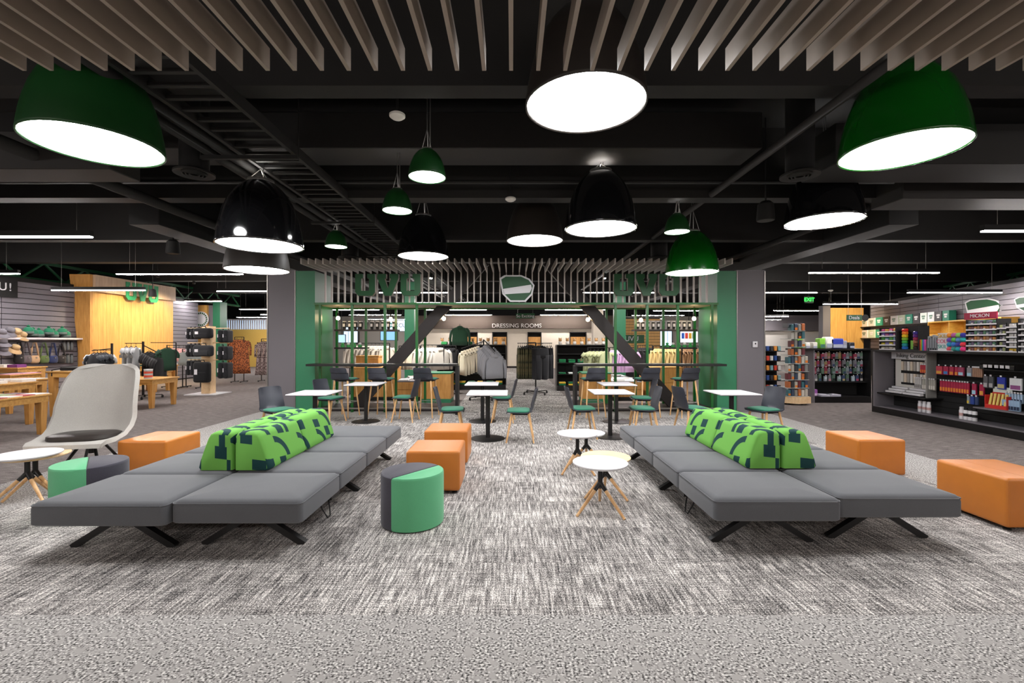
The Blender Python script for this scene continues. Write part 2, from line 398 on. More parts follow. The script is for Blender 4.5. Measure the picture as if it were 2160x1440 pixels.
def smoke(px, py, z, label):
    d = (z-H)*960/(720-py); t = thing('smoke_detector', label, 'smoke detector', ((px-1080)*d/960, d, z))
    part('base', MB().lathe([(.06, .03), (.075, .02), (.075, 0), (.05, -.02), (.02, -.03)], 20), M['wpaint'], t, smooth='auto'); part('conduit', MB().tube([(0, 0, .03), (0, 0, TOP-z)], .012), M['black'], t)
smoke(838, 246, 3.7, 'white smoke detector above the upper green pendant'); smoke(1077, 421, 3.55, 'white smoke detector beside the umber dome lamp')
smoke(1752, 613, 3.3, 'white smoke detector near the green exit sign')

# ---- slat canopy over the foreground
can = thing('baffle_canopy', 'canopy of long taupe slats hung over the foreground seating', 'ceiling canopy', (0, 0, 3.06))
sl = MB().box(-.011, .011, -2.2, 2.54, 0, .124).mesh('slat', M['baffle'])
for k in range(-20, 21): link('slat', sl, can, (-.005+k*.1508, 0, 0))
for y in (-1.9, 0.0, 1.7): part('carrier', MB().box(-3.1, 3.1, y-.02, y+.02, .124, .164).tube([(-2, y, .16), (-2, y, TOP-3.06)], .006).tube([(2, y, .16), (2, y, TOP-3.06)], .006), M['black'], can)

# ---- pendant dome lamps
def dome(name, label, r, hgt, loc, m, group=None):
    t = thing(name, label, 'pendant lamp', loc, 0, group); z = loc[2]; TOP = 3.56 if -3.4 < loc[0] < -2.3 else 3.855 if -6.3 < loc[0] < 3.1 and 5.1 < loc[1] < 6.0 else 4.6      # below the tray the wires end on it
    prof = [(r*a, hgt*b) for a, b in ((1, 0), (.995, .06), (.97, .18), (.925, .33), (.85, .5), (.75, .66), (.62, .79), (.48, .89), (.35, .955), (.29, .985))]
    inner = [(r*.97*a/1, hgt*.97*b) for a, b in ((.28, .96), (.46, .88), (.72, .66), (.9, .33), (.965, .12), (.985, 0))]
    sh = part('shade', MB().lathe(prof, 40, caps=False), MATS_D[m], t, smooth=True)
    part('inner_shade', MB().lathe(inner, 40, caps=False), M['wpaint'], t, smooth=True)
    part('rim', MB().lathe([(r*.975, .004), (r*.978, -.006), (r*1.003, -.006), (r*1.004, .012)], 40, caps=False), MATS_D[m], sh, smooth=True)
    part('diffuser', MB().lathe([(.001, .012), (r*.972, .012)], 40, caps=False), M['domew'], t)
    part('top_ring', MB().lathe([(r*.31, hgt*.98), (r*.31, hgt*1.01), (r*.27, hgt*1.01), (r*.27, hgt*.98)], 24, caps=False), M['metal'], t, smooth='auto')
    w = MB(); ap = hgt+min(.45, r*1.1, TOP-z-hgt-.01)
    for k in range(3):
        a = R(90+120*k); w.tube([(r*.28*math.cos(a), r*.28*math.sin(a), hgt), (.0, 0, ap)], .004, 6)
    w.tube([(0, 0, ap), (0, 0, TOP-z)], .005, 6); w.tube([(.03, 0, hgt), (.03, 0, TOP-z)], .006, 6)
    part('suspension', w, M['metal'], t)
    return t
MATS_D = {k: M[k] for k in ('domeg', 'domegg', 'domeb', 'domebr')}
BR, BH = .4575, .75
for px, d, z, m, lab in ((203, 3.72, 3.147, 'domeg', 'large matte green dome pendant above the tall grey lounge chair'),
    (1235, 3.476, 3.35, 'domebr', 'large dome pendant with a round white face tucked behind the slat canopy ends'),
    (1902, 3.95, 3.2, 'domegg', 'large gloss green dome pendant above the orange ottoman by the shelves'),
    (550, 5.28, 2.66, 'domeb', 'large gloss black dome pendant with bright window reflections'),
    (543, 7.04, 2.65, 'domebr', 'dark dome pendant hanging directly behind the gloss black one'),
    (893, 8.3, 3.10, 'domeb', 'black bell pendant in front of the first green letters of the portal'),
    (1128, 7.38, 3.18, 'domebr', 'umber brown bell pendant above the emblem of the portal'),
    (1267, 5.88, 3.0, 'domeb', 'black bell pendant beside the umber brown one'),
    (1737, 6.04, 3.14, 'domeb', 'black dome pendant with a tilted look over the far right tables'),
    (1459, 8.21, 2.79, 'domegg', 'gloss green bell pendant in front of the portal letters')):
    dome('dome_pendant', lab, BR, BH, ((px-1080)*d/960, d, z), m)
for px, d, lab in ((901, 4.43, 'largest looking small green pendant under the broad duct'), (838, 5.57, 'small green pendant just behind the one under the broad duct'),
    (709, 7.68, 'small green pendant beside the corner of the slatted portal'), (1428, 6.65, 'small green pendant above the gloss green bell lamp')):
    dome('small_pendant', lab, .18, .27, ((px-1080)*d/960, d, 3.15), 'domeg')

# ---- linear lamps
BL = 3.1
def linear(x0, x1, y, z, label, group):
    t = thing('linear_lamp', label, 'ceiling light', ((x0+x1)/2, y, z), 0, group); h = (x1-x0)/2
    part('housing', MB().box(-h, h, -.035, .035, .006, .09), M['black'], t)
    part('diffuser', MB().box(-h+.004, h-.004, -.032, .032, -.012, .006), M['bar'], t)
    for s in (-1, 1): part('cable', MB().tube([(s*h*.8, 0, .09), (s*h*.8, 0, TOP-z)], .004, 6), M['metal'], t)
ZB = 3.2
for px0, px1, py, lab in ((-120, 193, 499, 'over the nearest apparel tables'), (-225, 40, 577, 'over the hat wall'), (247, 512, 578, 'over the tops and dress racks'),
    (110, 305, 612, 'in front of the tall wooden sign wall'), (458, 640, 614, 'beside the grey pillar on the apparel side'), (390, 467, 635, 'beyond the tall wooden sign wall'),
    (505, 640, 652, 'over the dress racks'), (550, 640, 663, 'at the end of the apparel side'), (500, 575, 669, 'above the bright blinds on the apparel side'),
    (1707, 1980, 575, 'over the aisle by the exit sign'), (2072, 2390, 487, 'over the near end of the supply shelves'), (1915, 2112, 617, 'over the supply shelf displays'),
    (1560, 1723, 617, 'beside the grey pillar on the supplies side'), (1737, 1893, 641, 'over the hanging deals sign'), (1632, 1762, 655, 'over the tower of notebooks'),
    (1560, 1663, 667, 'deep behind the grey pillar on the supplies side'), (1570, 1647, 674, 'deepest on the supplies side')):
    zb = 2.92 if py in (612, 641, 663, 667, 669, 674) or px0 == 1915 else ZB
    d = (zb-H)*960/(720-py); linear((px0-1080)*d/960, (px1-1080)*d/960, d, zb, 'white linear ceiling lamp '+lab, 'linear lamps on the sides')
for px0, px1, py, z in ((700, 800, 653, 3.05), (737, 846, 664, 3.05), (777, 858, 673, 2.9), (800, 952, 617, 3.3), (861, 932, 638, 3.3), (962, 1014, 638, 3.3), (896, 920, 653, 3.05),
    (945, 1026, 653, 3.05), (938, 1037, 664, 3.05), (1150, 1236, 653, 3.05), (1140, 1240, 664, 3.05), (1165, 1217, 638, 3.3), (1226, 1380, 617, 3.3), (1262, 1280, 653, 3.05),
    (1378, 1478, 655, 3.05), (1333, 1443, 665, 3.05), (1315, 1398, 672, 2.95)):
    d = (z-H)*960/(720-py); linear((px0-1080)*d/960, (px1-1080)*d/960, d, z, 'white linear ceiling lamp seen through the slatted portal', 'linear lamps behind the portal')
for x, y in ((-8.5, 3.3), (-8.5, -.5), (8.6, 2.9), (8.6, -.9), (-4.9, -3.2), (0, -3.2), (4.9, -3.2), (-8.5, -3.5), (8.6, -3.9)):
    linear(x-BL/2, x+BL/2, y, ZB, 'white linear ceiling lamp of the rows continuing around the seating', 'linear lamps around the seating')

def spot_at(parent, target, power, size=70, col=(1, .82, .55)):
    ld = bpy.data.lights.new('lamp_beam', 'SPOT'); ld.energy = power; ld.spot_size = R(size); ld.spot_blend = .8; ld.color = col; ld.shadow_soft_size = .08
    o = bpy.data.objects.new('lamp_beam', ld); COL.objects.link(o); o.parent = parent; o.location = (0, 0, -.14)
    o.rotation_euler = (Vector(target)-(parent.location+Vector((0, 0, -.14)))).to_track_quat('-Z', 'Y').to_euler(); return o
# ---------------------------------------------------------------- the slatted portal
CX = .09
for s, lab in ((-1, 'left'), (1, 'right')):
    a, b, c = (CX+s*4.42, CX+s*4.85, CX+s*5.46)
    g = struct('wall_portal_green_%s' % lab, MB().box(min(a, b), max(a, b), 10.0, 11.0, 0, 3.1), M['gpanel'])
    struct('wall_portal_grey_%s' % lab, MB().box(min(b, c), max(b, c), 10.0, 10.9, 0, 3.12), M['gsheet'])
    struct('trim_edge_%s' % lab, MB().box(b-.008, b+.008, 9.985, 10.0, 0, 3.1).box(c-.012, c+.012, 9.985, 10.0, 0, 3.1), M['metal'])
por = thing('slatted_portal', 'green steel portal with taupe slats bent forward over the cafe tables', 'portal', (CX, 10, 0))
prof = [(-1.14, 3.06), (-1.14, 3.17), (.06, 3.17), (.06, 2.40), (-.0, 2.40), (-.0, 3.06)]      # y,z outline of one slat
psl = MB(); n = len(prof)
psl.add([(-.012, y, z) for y, z in prof]+[(.012, y, z) for y, z in prof], [(0, 1, 2, 5), (2, 3, 4, 5), (n, n+5, n+2, n+1), (n+2, n+5, n+4, n+3)]+[(i, i+n, (i+1) % n+n, (i+1) % n) for i in range(n)])
psl_me = psl.mesh('slat', mat('pale_baffle', '#b3aaa2', .45, var=.06, scale=12))
for k in range(60): link('slat', psl_me, por, (-4.2+k*8.4/59, 0, 0))
part('header_beam', MB().box(-4.42, 4.42, -.06, .02, 2.355, 2.40), M['gsteel'], por)
part('soffit', MB().box(-4.42, 4.42, .02, 1.0, 2.36, 2.40), mat('soffit_panel', '#8b8478', .5), por)
part('rear_beam', MB().box(-4.42, 4.42, 1.0, 1.05, 2.33, 2.40), M['gsteel'], por)
for x in (-3.6, -2.88, -2.18, 2.18, 2.88, 3.55, -4.3, 4.3):
    for y in (0, .95):
        part('pole', MB().box(x-.026, x+.026, y-.026, y+.026, 0, 2.36), M['gsteel'], por)
for s in (-1, 1):
    a, b = Vector((s*3.75, .5, -.02)), Vector((s*.72, .5, 3.4))
    part('diagonal_brace', MB().bar(a, b, .14, .26, up=(0, 0, 1)), M['bronze'], por)
for s, xs in ((-1, (-4.35, -2.85)), (1, (2.85, 4.35))):
    part('upper_shelf', MB().box(xs[0], xs[1], .9, 1.2, 1.80, 1.84), M['bronze'], por)
    xs2 = (-4.35, -3.6) if s < 0 else (3.55, 4.35)
    part('lower_shelf', MB().box(xs2[0], xs2[1], .9, 1.2, 1.37, 1.41), M['bronze'], por)
    part('sill', MB().box(min(s*4.42, s*1.4), max(s*4.42, s*1.4), .1, 1.0, 0, .06), M['bronze'], por)
for s, lab in ((-1, 'beige and grey hoodies'), (1, 'sage and lilac tops')):
    t = thing('bar_counter', 'narrow dark bar counter with an end post in front of the '+lab, 'counter', (CX, 9.75, 0))
    a, b = s*4.42, s*1.26
    part('counter_top', MB().box(min(a, b), max(a, b), -.2, .2, 1.03, 1.075), M['steel'], t)
    part('end_post', MB().box(b-.03, b+.03, -.14, .14, 0, 1.03), M['steel'], t)
    part('foot_rail', MB().box(min(a, b), max(a, b), .15, .18, .08, .11), M['metal'], t)
def block_letters(parent, m, side, x0, z0, h, w, gap, dep, s='UVU'):
    for k, ch in enumerate(s):
        x = x0+k*(w+gap); t = w*.27
        if ch == 'U':
            o = [(0, h), (t*1.45, h), (t*1.45, h*.8), (t*1.1, h*.8), (t*1.1, h*.22), (w-t*1.1, h*.22), (w-t*1.1, h*.8), (w-t*1.45, h*.8), (w-t*1.45, h), (w, h), (w, h*.17), (w-h*.13, 0), (h*.13, 0), (0, h*.17)]
        else:
            o = [(-.03*w, h), (t*1.5, h), (t*1.5, h*.8), (t*1.2, h*.8), (w*.5, h*.3), (w-t*1.2, h*.8), (w-t*1.5, h*.8), (w-t*1.5, h), (w*1.03, h), (w*1.03, h*.8), (w*.68, 0), (w*.32, 0), (-.03*w, h*.8)]
        lo = part('letter', MB().prism([(x+a, z0+b) for a, b in o], -dep*.3, 0), m, parent)
        part('letter_return', MB().prism([(x+a, z0+b) for a, b in o], 0, dep*.7), side, lo)
for px, lab in ((750, 'beside the black bell pendant'), (1295, 'behind the gloss green bell pendant')):
    t = thing('letter_sign', 'dark green block letters UVU on the portal slats '+lab, 'sign', ((px-1080)*9.85/960, 9.86, 2.54))
    block_letters(t, M['gdark'], M['baffle'], 0, 0, .47, .425, .065, .12)
def plaque(name, label, loc, w, h, rotz=0, y=.05):
    """cut-out emblem board: plain white-edged green shield shape"""
    t = thing(name, label, 'sign', loc, rotz)
    o = [(-.5, .38), (-.36, .5), (.12, .5), (.36, .36), (.5, .12), (.44, -.22), (.24, -.5), (-.2, -.5), (-.42, -.2)]
    part('white_board', MB().prism([(a*w, b*h) for a, b in o], -y/2, y/2), M['white'], t)
    part('green_face', MB().prism([(a*w*.9, b*h*.88) for a, b in o], -y/2-.012, -y/2), M['gdark'], t)
    part('white_band', MB().prism([(-.4*w, -.02*h), (.4*w, .14*h), (.42*w, .0), (.36*w, -.16*h), (-.36*w, -.22*h)], -y/2-.02, -y/2-.012), M['white'], t)
    return t
plaque('emblem_sign', 'white edged green emblem board on the middle of the portal slats', (.11, 9.9, 2.70), .76, .58)
for px, py in ((713, 671), (824, 673), (936, 672), (1240, 674), (1352, 675), (1464, 672)):
    p = AT(px, py, 10.55); t = thing('globe_pendant', 'small warm globe bulb hanging below the portal soffit', 'pendant lamp', p, 0, 'globe bulbs under the portal')
    part('bulb', MB().lathe([(.002, -.045), (.035, -.03), (.045, 0), (.03, .035), (.015, .05)], 12), M['bulb'], t, smooth=True)
    part('socket', MB().lathe([(.02, .045), (.02, .12)], 10), M['black'], t); part('cord', MB().tube([(0, 0, .12), (0, 0, 2.36-p.z)], .005, 6), M['black'], t)
for px, py in ((859, 585), (909, 586), (1275, 586), (1392, 586)):
    p = AT(px, py, 12.2); t = thing('spot_lamp', 'small white spot lamp shining behind the portal slats', 'spot lamp', p, 0, 'spot lamps behind the portal slats')
    part('lens', MB().lathe([(.001, -.03), (.035, -.02), (.04, 0)], 12), M['spot'], t, smooth=True); part('can', MB().lathe([(.045, 0), (.045, .12)], 14), M['black'], t)
    part('stem', MB().tube([(0, 0, .12), (0, 0, TOP-p.z)], .01, 6), M['black'], t); spot_at(t, (p.x*1.1, p.y+.9, .6), 240, 125, (1, .96, .92))
th = thing('wall_thermostat', 'small white thermostat on the grey pillar', 'thermostat', (4.87, 9.985, 1.48))
th.location = AT(1592, 726, 9.985); part('case', MB().box(-.05, .05, -.03, .0, -.065, .065), M['white'], th, bevel=.006); part('screen', MB().box(-.015, .015, -.033, -.03, .0, .03), M['black'], th)

# ---------------------------------------------------------------- lounge furniture
def seat_block(x0, x1, y0, y1, z0, z1):
    """upholstered slab: plump top, tucked lower edge"""
    mb = MB(); nx, ny = 8, 6; r = .055
    lay = []
    for inset, z in ((.012, z0), (.0, z0+.012), (0, z0+.07), (.0, z1-.045), (.006, z1-.022), (.02, z1-.006), (.05, z1+.003), (.2, z1+.012)):
        pts = rrect(x0+inset, x1-inset, y0+inset, y1-inset, max(.02, .035-inset*.1), 4); lay.append([(x, y, z) for x, y in pts])
    n = len(lay[0]); vs_ = [p for l_ in lay for p in l_]
    fs = [(i*n+k, i*n+(k+1) % n, (i+1)*n+(k+1) % n, (i+1)*n+k) for i in range(len(lay)-1) for k in range(n)]
    fs += [tuple(range(n))[::-1], tuple((len(lay)-1)*n+k for k in range(n))]
    return mb.add(vs_, fs)
def back_cushion(side, y0, y1):
    """wedge bolster; side=+1 leans its slope to +x. Own UV in metres."""
    prof = [(0, 0), (.30, 0), (.315, .02), (.302, .07), (.265, .18), (.225, .285), (.205, .318), (.17, .334), (.11, .337), (.05, .335), (.018, .325), (.004, .30), (0, .2)]
    prof = [(a*side, b) for a, b in prof]; n = len(prof); L = y1-y0
    rings = [(y0, .86), (y0+.012, .95), (y0+.05, 1.), (y1-.05, 1.), (y1-.012, .95), (y1, .86)]
    cx, cz = .15*side, .15; vs_, uvs = [], []
    arc = [0.]
    for k in range(1, n+1): arc.append(arc[-1]+math.dist(prof[k-1], prof[k % n]))
    for y, s in rings: vs_ += [(cx+(a-cx)*s, y, .0+(cz+(b-cz)*s if b > .02 else b)) for a, b in prof]
    me = bpy.data.meshes.new('back_cushion'); fs = []; fuv = []
    for i in range(len(rings)-1):
        for k in range(n):
            q = (i*n+k, i*n+(k+1) % n, (i+1)*n+(k+1) % n, (i+1)*n+k); fs.append(q)
            ya, yb = rings[i][0], rings[i+1][0]; fuv.append([(ya, arc[k]), (ya, arc[k+1]), (yb, arc[k+1]), (yb, arc[k])])
    for base, flip in ((0, True), ((len(rings)-1)*n, False)):
        f = [base+k for k in range(n)]; f = f[::-1] if flip else f
        fs.append(tuple(f)); fuv.append([(vs_[i][0]+5.3*side+base, vs_[i][2]) for i in f])
    me.from_pydata(vs_, [], fs); uv = me.uv_layers.new(name='UVMap')
    for p, cs in zip(me.polygons, fuv):
        for li, c in zip(p.loop_indices, cs): uv.data[li].uv = c
    bm = bmesh.new(); bm.from_mesh(me); bmesh.ops.recalc_face_normals(bm, faces=bm.faces); bm.to_mesh(me); bm.free()
    me.materials.append(M['print']); me.shade_smooth(); me.set_sharp_from_angle(angle=R(50))
    return me
def sofa(label, cols, y_len, cush, cable_x):
    """cols: (x0, x1, y_start) of the two runs of four seats"""
    xm = (cols[0][1]+cols[1][0])/2
    t = thing('modular_sofa', label, 'sofa', (xm, cols[0][2], 0)); ox, oy = xm, cols[0][2]
    mlen = y_len/4
    for x0, x1, ys in cols:
        part('frame', MB().box(x0-ox+.25, x1-ox-.25, ys-oy+.12, ys-oy+y_len-.12, .2, .243), M['steel'], t)
        for k in range(4):
            sc_ = part('seat_cushion', seat_block(x0-ox+.002, x1-ox-.002, ys-oy+k*mlen+.002, ys-oy+(k+1)*mlen-.002, .242, .408), M['seat'], t, smooth='auto')
            pp = [(a, b, .385) for a, b in rrect(x0-ox+.004, x1-ox-.004, ys-oy+k*mlen+.004, ys-oy+(k+1)*mlen-.004, .034, 4)]
            part('piping', MB().tube(pp+pp[:1], .005, 5), M['seat'], sc_, smooth=True)
        for y in (.24, 1.47, y_len-.24):
            xc = (x0+x1)/2-ox; yy = ys-oy+y
            for s in (-1, 1):
                part('leg', MB().bar((xc+s*.01, yy, .235), (xc+s*.385, yy, .0), .05, .045, up=(0, 0, 1)), M['steel'], t)
            part('foot_pad', MB().box(xc-.1, xc+.1, yy-.04, yy+.04, .2, .235), M['steel'], t)
    for s in (-1, 1):
        for k in range(2):
            me = back_cushion(s, cush+k*.74+.003, cush+(k+1)*.74-.003)
            link('back_cushion', me, t, (s*.004, -oy, .418))
    bx = part('power_box', MB().box(cable_x-ox-.05, cable_x-ox+.05, .75, .95, .17, .242), M['steel'], t)
    s = 1 if cable_x > ox else -1
    part('power_cord', MB().tube([(cable_x-ox, .8, .18), (cable_x-ox+s*.03, .76, .1), (cable_x-ox+s*.05, .72, .05), (cable_x-ox+s*.06, .64, .06), (cable_x-ox+s*.03, .6, .15), (cable_x-ox, .6, .24)], .006, 6), M['black'], bx, smooth=True)
sofa('long grey modular sofa with lime cushions between the lounge chair and the round green pouf', ((-3.42, -2.45, 3.21), (-2.45, -1.505, 3.26)), 2.95, 4.0, -1.62)
sofa('long grey modular sofa with lime cushions beside the small round tables', ((1.467, 2.40, 3.30), (2.42, 3.35, 3.37)), 2.93, 4.06, 1.58)

def ottoman(x0, x1, y0, y1, label):
    t = thing('leather_ottoman', label, 'ottoman', ((x0+x1)/2, (y0+y1)/2, 0)); w, d = (x1-x0)/2, (y1-y0)/2
    b = part('body', MB().box(-w, w, -d, d, .03, .435), M['leather'], t, bevel=.03, bseg=4)
    part('seam', MB().box(-w*.3-.003, -w*.3+.003, -d+.03, d-.03, .4345, .4358), M['leather'], b)
    for q in (-1, 1): part('piping', MB().tube([(q*(w-.012), -d+.006, .05), (q*(w-.012), -d+.006, .41)], .004, 6), M['leather'], b)
    for sx in (-1, 1):
        for sy in (-1, 1): part('glide', MB().lathe([(.028, 0), (.028, .012), (.014, .016), (.014, .032)], 12, (sx*(w-.06), sy*(d-.06), 0)), M['steel'], t)
ottoman(-1.078, -.53, 4.62, 5.18, 'orange leather cube ottoman right behind the green and charcoal pouf')
ottoman(-1.10, -.555, 5.68, 6.24, 'orange leather cube ottoman standing next to the cafe tables')
ottoman(-4.43, -3.88, 5.10, 5.68, 'orange leather cube ottoman beside the grey lounge chair')
ottoman(3.93, 4.47, 5.16, 5.72, 'orange leather cube ottoman between the sofa and the supply shelves')
ottoman(4.03, 4.60, 3.70, 4.33, 'orange leather cube ottoman at the end of the sofa under the gloss green dome')

def pouf(loc, r, h, cut_dir, off, label):
    """drum cut by a chord: charcoal larger piece, green smaller piece"""
    t = thing('round_pouf', label, 'pouf', loc); a0 = math.acos(off/r); base = math.atan2(cut_dir[1], cut_dir[0])
    def arcp(a, b, rr, n=28): return [(rr*math.cos(base+a+(b-a)*k/n), rr*math.sin(base+a+(b-a)*k/n)) for k in range(n+1)]
    def drum(name, pts, m):
        cx = sum(p[0] for p in pts)/len(pts); cy = sum(p[1] for p in pts)/len(pts); mb = MB(); n = len(pts); lay = []
        for ins, z in ((.985, .012), (1, .03), (1, h-.02), (.985, h-.006), (.95, h)): lay += [(cx+(x-cx)*ins, cy+(y-cy)*ins, z) for x, y in pts]
        fs = [(i*n+k, i*n+(k+1) % n, (i+1)*n+(k+1) % n, (i+1)*n+k) for i in range(4) for k in range(n)]+[tuple(range(n))[::-1], tuple(4*n+k for k in range(n))]
        part(name, mb.add(lay, fs), m, t, smooth='auto')
    drum('green_segment', arcp(-a0, a0, r), M['felt']); drum('charcoal_segment', arcp(a0, 2*math.pi-a0, r), M['char'])
    part('base_disc', MB().lathe([(r*.93, 0), (r*.93, .014)], 32), M['black'], t)
pouf((-.857, 3.925, 0), .266, .44, (.787, -.617), .05, 'round green and charcoal pouf in the open aisle in front of the orange ottomans')
pouf((-3.89, 4.2, 0), .276, .44, (-.75, -.66), .02, 'round green and charcoal pouf tucked behind the sofa by the lounge chair')

def side_table(x, y, z, r, top, angs, label):
    t = thing('side_table', label, 'side table', (x, y, 0)); m = M['white'] if top == 'white' else M['birch']
    part('table_top', MB().lathe([(r*.93, z-.022), (r*.985, z-.014), (r, z-.006), (r*.995, z)], 48), m, t, smooth='auto')
    part('column', MB().tube([(0, 0, z-.02), (0, 0, z*.56)], .022, 14), M['steel'], t, smooth='auto')
    for a in angs:
        c, s = math.cos(R(a)), math.sin(R(a)); p0 = Vector((0, 0, z*.58)); p2 = Vector((.27*c, .27*s, 0.004)); p1 = p0.lerp(p2, .24)
        part('socket', MB().tube([p0, p0.lerp(p2, .08), p1], .024, 12, .018), M['steel'], t, smooth='auto')
        part('leg', MB().tube([p1, p2], .0175, 12, .012), M['ash'], t, smooth='auto')
side_table(.806, 4.16, .45, .25, 'white', (-50, -150, 80), 'white topped tripod side table over the edge of a birch one in the aisle')
side_table(.95, 4.62, .385, .25, 'birch', (-50, -150, 80), 'low birch topped tripod side table under the edge of a white one')
side_table(.783, 5.45, .454, .242, 'white', (-50, -140, 70), 'white topped tripod side table nearer the cafe tables, overlapping a lower white one')
side_table(.955, 5.86, .38, .24, 'white', (-40, -150, 80), 'lower white tripod side table half hidden under a taller one')
side_table(-4.76, 4.47, .45, .26, 'white', (-120, -20, 100), 'white topped tripod side table in front of the grey lounge chair')
side_table(-4.86, 4.64, .40, .27, 'birch', (-100, -10, 120), 'birch topped tripod side table under the white one by the lounge chair')

def lounge_chair(loc, rotz):
    t = thing('lounge_chair', 'tall light grey wool lounge chair with a black leather seat pad', 'armchair', loc, rotz)
    # centre line in y,z (front is -y) with half width and forward sweep of the sides
    ctl = [(-.445, .395, .36, .0, .0), (-.44, .425, .375, .0, .004), (-.40, .437, .39, .0, .012), (-.28, .425, .41, .02, .03), (-.10, .405, .43, .05, .09), (.06, .412, .435, .10, .16), (.17, .46, .435, .16, .19), (.235, .56, .43, .205, .15),
           (.275, .70, .425, .235, .09), (.31, .86, .415, .24, .04), (.335, 1.0, .405, .225, .015), (.355, 1.12, .385, .19, .0), (.37, 1.20, .355, .155, -.005), (.378, 1.245, .305, .12, -.012), (.38, 1.268, .235, .09, -.016)]
    grid = []
    for y, z, w, fw, up in ctl:
        row = []
        for k in range(17):
            u = -1+k/8; e = abs(u)**3.0
            row.append((w*u*(1-.04*e), y-fw*e, z+up*e))
        grid.append(row)
    part('shell', MB().sheet(grid, .045), M['shellf'], t, smooth='auto')
    pts = rrect(-.31, .31, -.36, .12, .17, 6); cx, cy = 0, -.12; lay = []
    for s, z in ((.93, -.02), (1, .015), (.98, .05), (.86, .068)): lay += [(x*s, cy+(y-cy)*s, z+.458-.1*(y+.36)*.4) for x, y in pts]
    n = len(pts); fs = [(i*n+k, i*n+(k+1) % n, (i+1)*n+(k+1) % n, (i+1)*n+k) for i in range(3) for k in range(n)]+[tuple(range(n))[::-1], tuple(3*n+k for k in range(n))]
    part('seat_pad', MB().add(lay, fs), M['bleather'], t, smooth='auto')
    part('hub', MB().tube([(0, -.02, .40), (0, -.02, .26)], .03, 12), M['steel'], t)
    for a in (45, 135, 225, 315):
        c, s = math.cos(R(a)), math.sin(R(a)); part('leg', MB().tube([(0, -.02, .37), (.12*c, -.02+.12*s, .34), (.34*c, -.02+.34*s, .012)], .016, 10), M['steel'], t, smooth=True)
lounge_chair((-4.88, 5.3, 0), R(11))

# ---------------------------------------------------------------- cafe chairs, stools and tables
def chair_shell(hs, top, wide, back0):
    """one-piece seat and back, front towards +y"""
    prof = [(.215, hs-.012), (.19, hs+.004), (.10, hs), (-.02, hs-.008), (-.12, hs-.004), (-.175, hs+.02), (-.205, hs+.07), (-.222, hs+.15), (-.245, hs+(top-hs)*.6), (-.275, top-.02), (-.28, top)]
    grid = []
    for i, (y, z) in enumerate(prof):
        w = wide if i < 5 else wide-(i-4)*.006
        if i == len(prof)-1: w -= .025
        if i == 0: w -= .03
        row = []
        for k in range(9):
            u = -1+k/4; bow = (.035*u*u if i > 5 else 0); lift = .012*u*u if i <= 5 else 0
            row.append((w*u, y+bow, z+lift))
        grid.append(row)
    return MB().sheet(grid, .014)
def cush_mb(hs):
    pts = rrect(-.205, .205, -.15, .205, .09, 5); lay = []; cy = .03
    for s, z in ((.94, hs+.004), (1, hs+.018), (.98, hs+.032), (.88, hs+.04)): lay += [(x*s, cy+(y-cy)*s, z) for x, y in pts]
    n = len(pts); fs = [(i*n+k, i*n+(k+1) % n, (i+1)*n+(k+1) % n, (i+1)*n+k) for i in range(3) for k in range(n)]+[tuple(range(n))[::-1], tuple(3*n+k for k in range(n))]
    return MB().add(lay, fs)
def make_chair(label, hs=.45, top=.82, name='cafe_chair', cat='chair', stool=False):
    t = thing(name, label, cat)
    part('seat_shell', chair_shell(hs, top, .215, 0), M['plast'], t, smooth='auto')
    part('seat_cushion', cush_mb(hs), M['cush'], t, smooth='auto')
    k = .045 if not stool else .04
    for sx in (-1, 1):
        for sy in (-1, 1):
            part('leg', MB().tube([(sx*.15, sy*.13, hs-.012), (sx*(.15+k+.02), sy*(.13+k+.035), 0.)], .019, 10, .012), M['ash'], t, smooth='auto')
    part('under_frame', MB().box(-.16, .16, -.14, .14, hs-.03, hs-.012), M['black'], t)
    if stool:
        f = .30; q = 1-f/hs; e = .15+(k+.02)*q; g = .13+(k+.035)*q
        part('foot_rest', MB().tube([(-e, -g, f), (e, -g, f), (e, g, f), (-e, g, f), (-e, -g, f)], .007, 8), M['metal'], t)
    return t
chairs = [(-3.72, 7.25, -122, 'cafe chair tucked behind the lime cushions by the grey pillar'), (-3.52, 8.78, -112, 'cafe chair between the green pillar and the table by the stools'),
 (-2.08, 8.9, 84, 'cafe chair backed to the aisle at the table by the stools'), (-.98, 7.3, -86, 'cafe chair between the orange ottoman and the aisle table'),
 (-.17, 8.85, 86, 'cafe chair at the rear aisle table under the hoodie rack'), (.13, 7.15, 88, 'cafe chair at the front aisle table with its back to the open aisle'),
 (1.13, 7.4, -88, 'cafe chair facing the twin tables across the aisle'), (2.14, 7.4, 88, 'cafe chair with its back to the sofa end at the twin tables'),
 (2.52, 8.8, 85, 'cafe chair at the rear twin table in front of a bar stool'), (2.93, 7.45, -80, 'cafe chair half hidden behind lime cushions facing the single table'),
 (4.05, 7.3, 110, 'cafe chair at the single table beside the grey pillar with the thermostat')]
ch0 = make_chair('dark slate '+chairs[0][3])
for i, (x, y, a, lab) in enumerate(chairs):
    o = ch0 if i == 0 else dup(ch0, (0, 0, 0), 0, 'dark slate '+lab)
    o.location = (x, y, 0); o.rotation_euler = (0, 0, R(a)); o['group'] = 'slate cafe chairs with green pads'
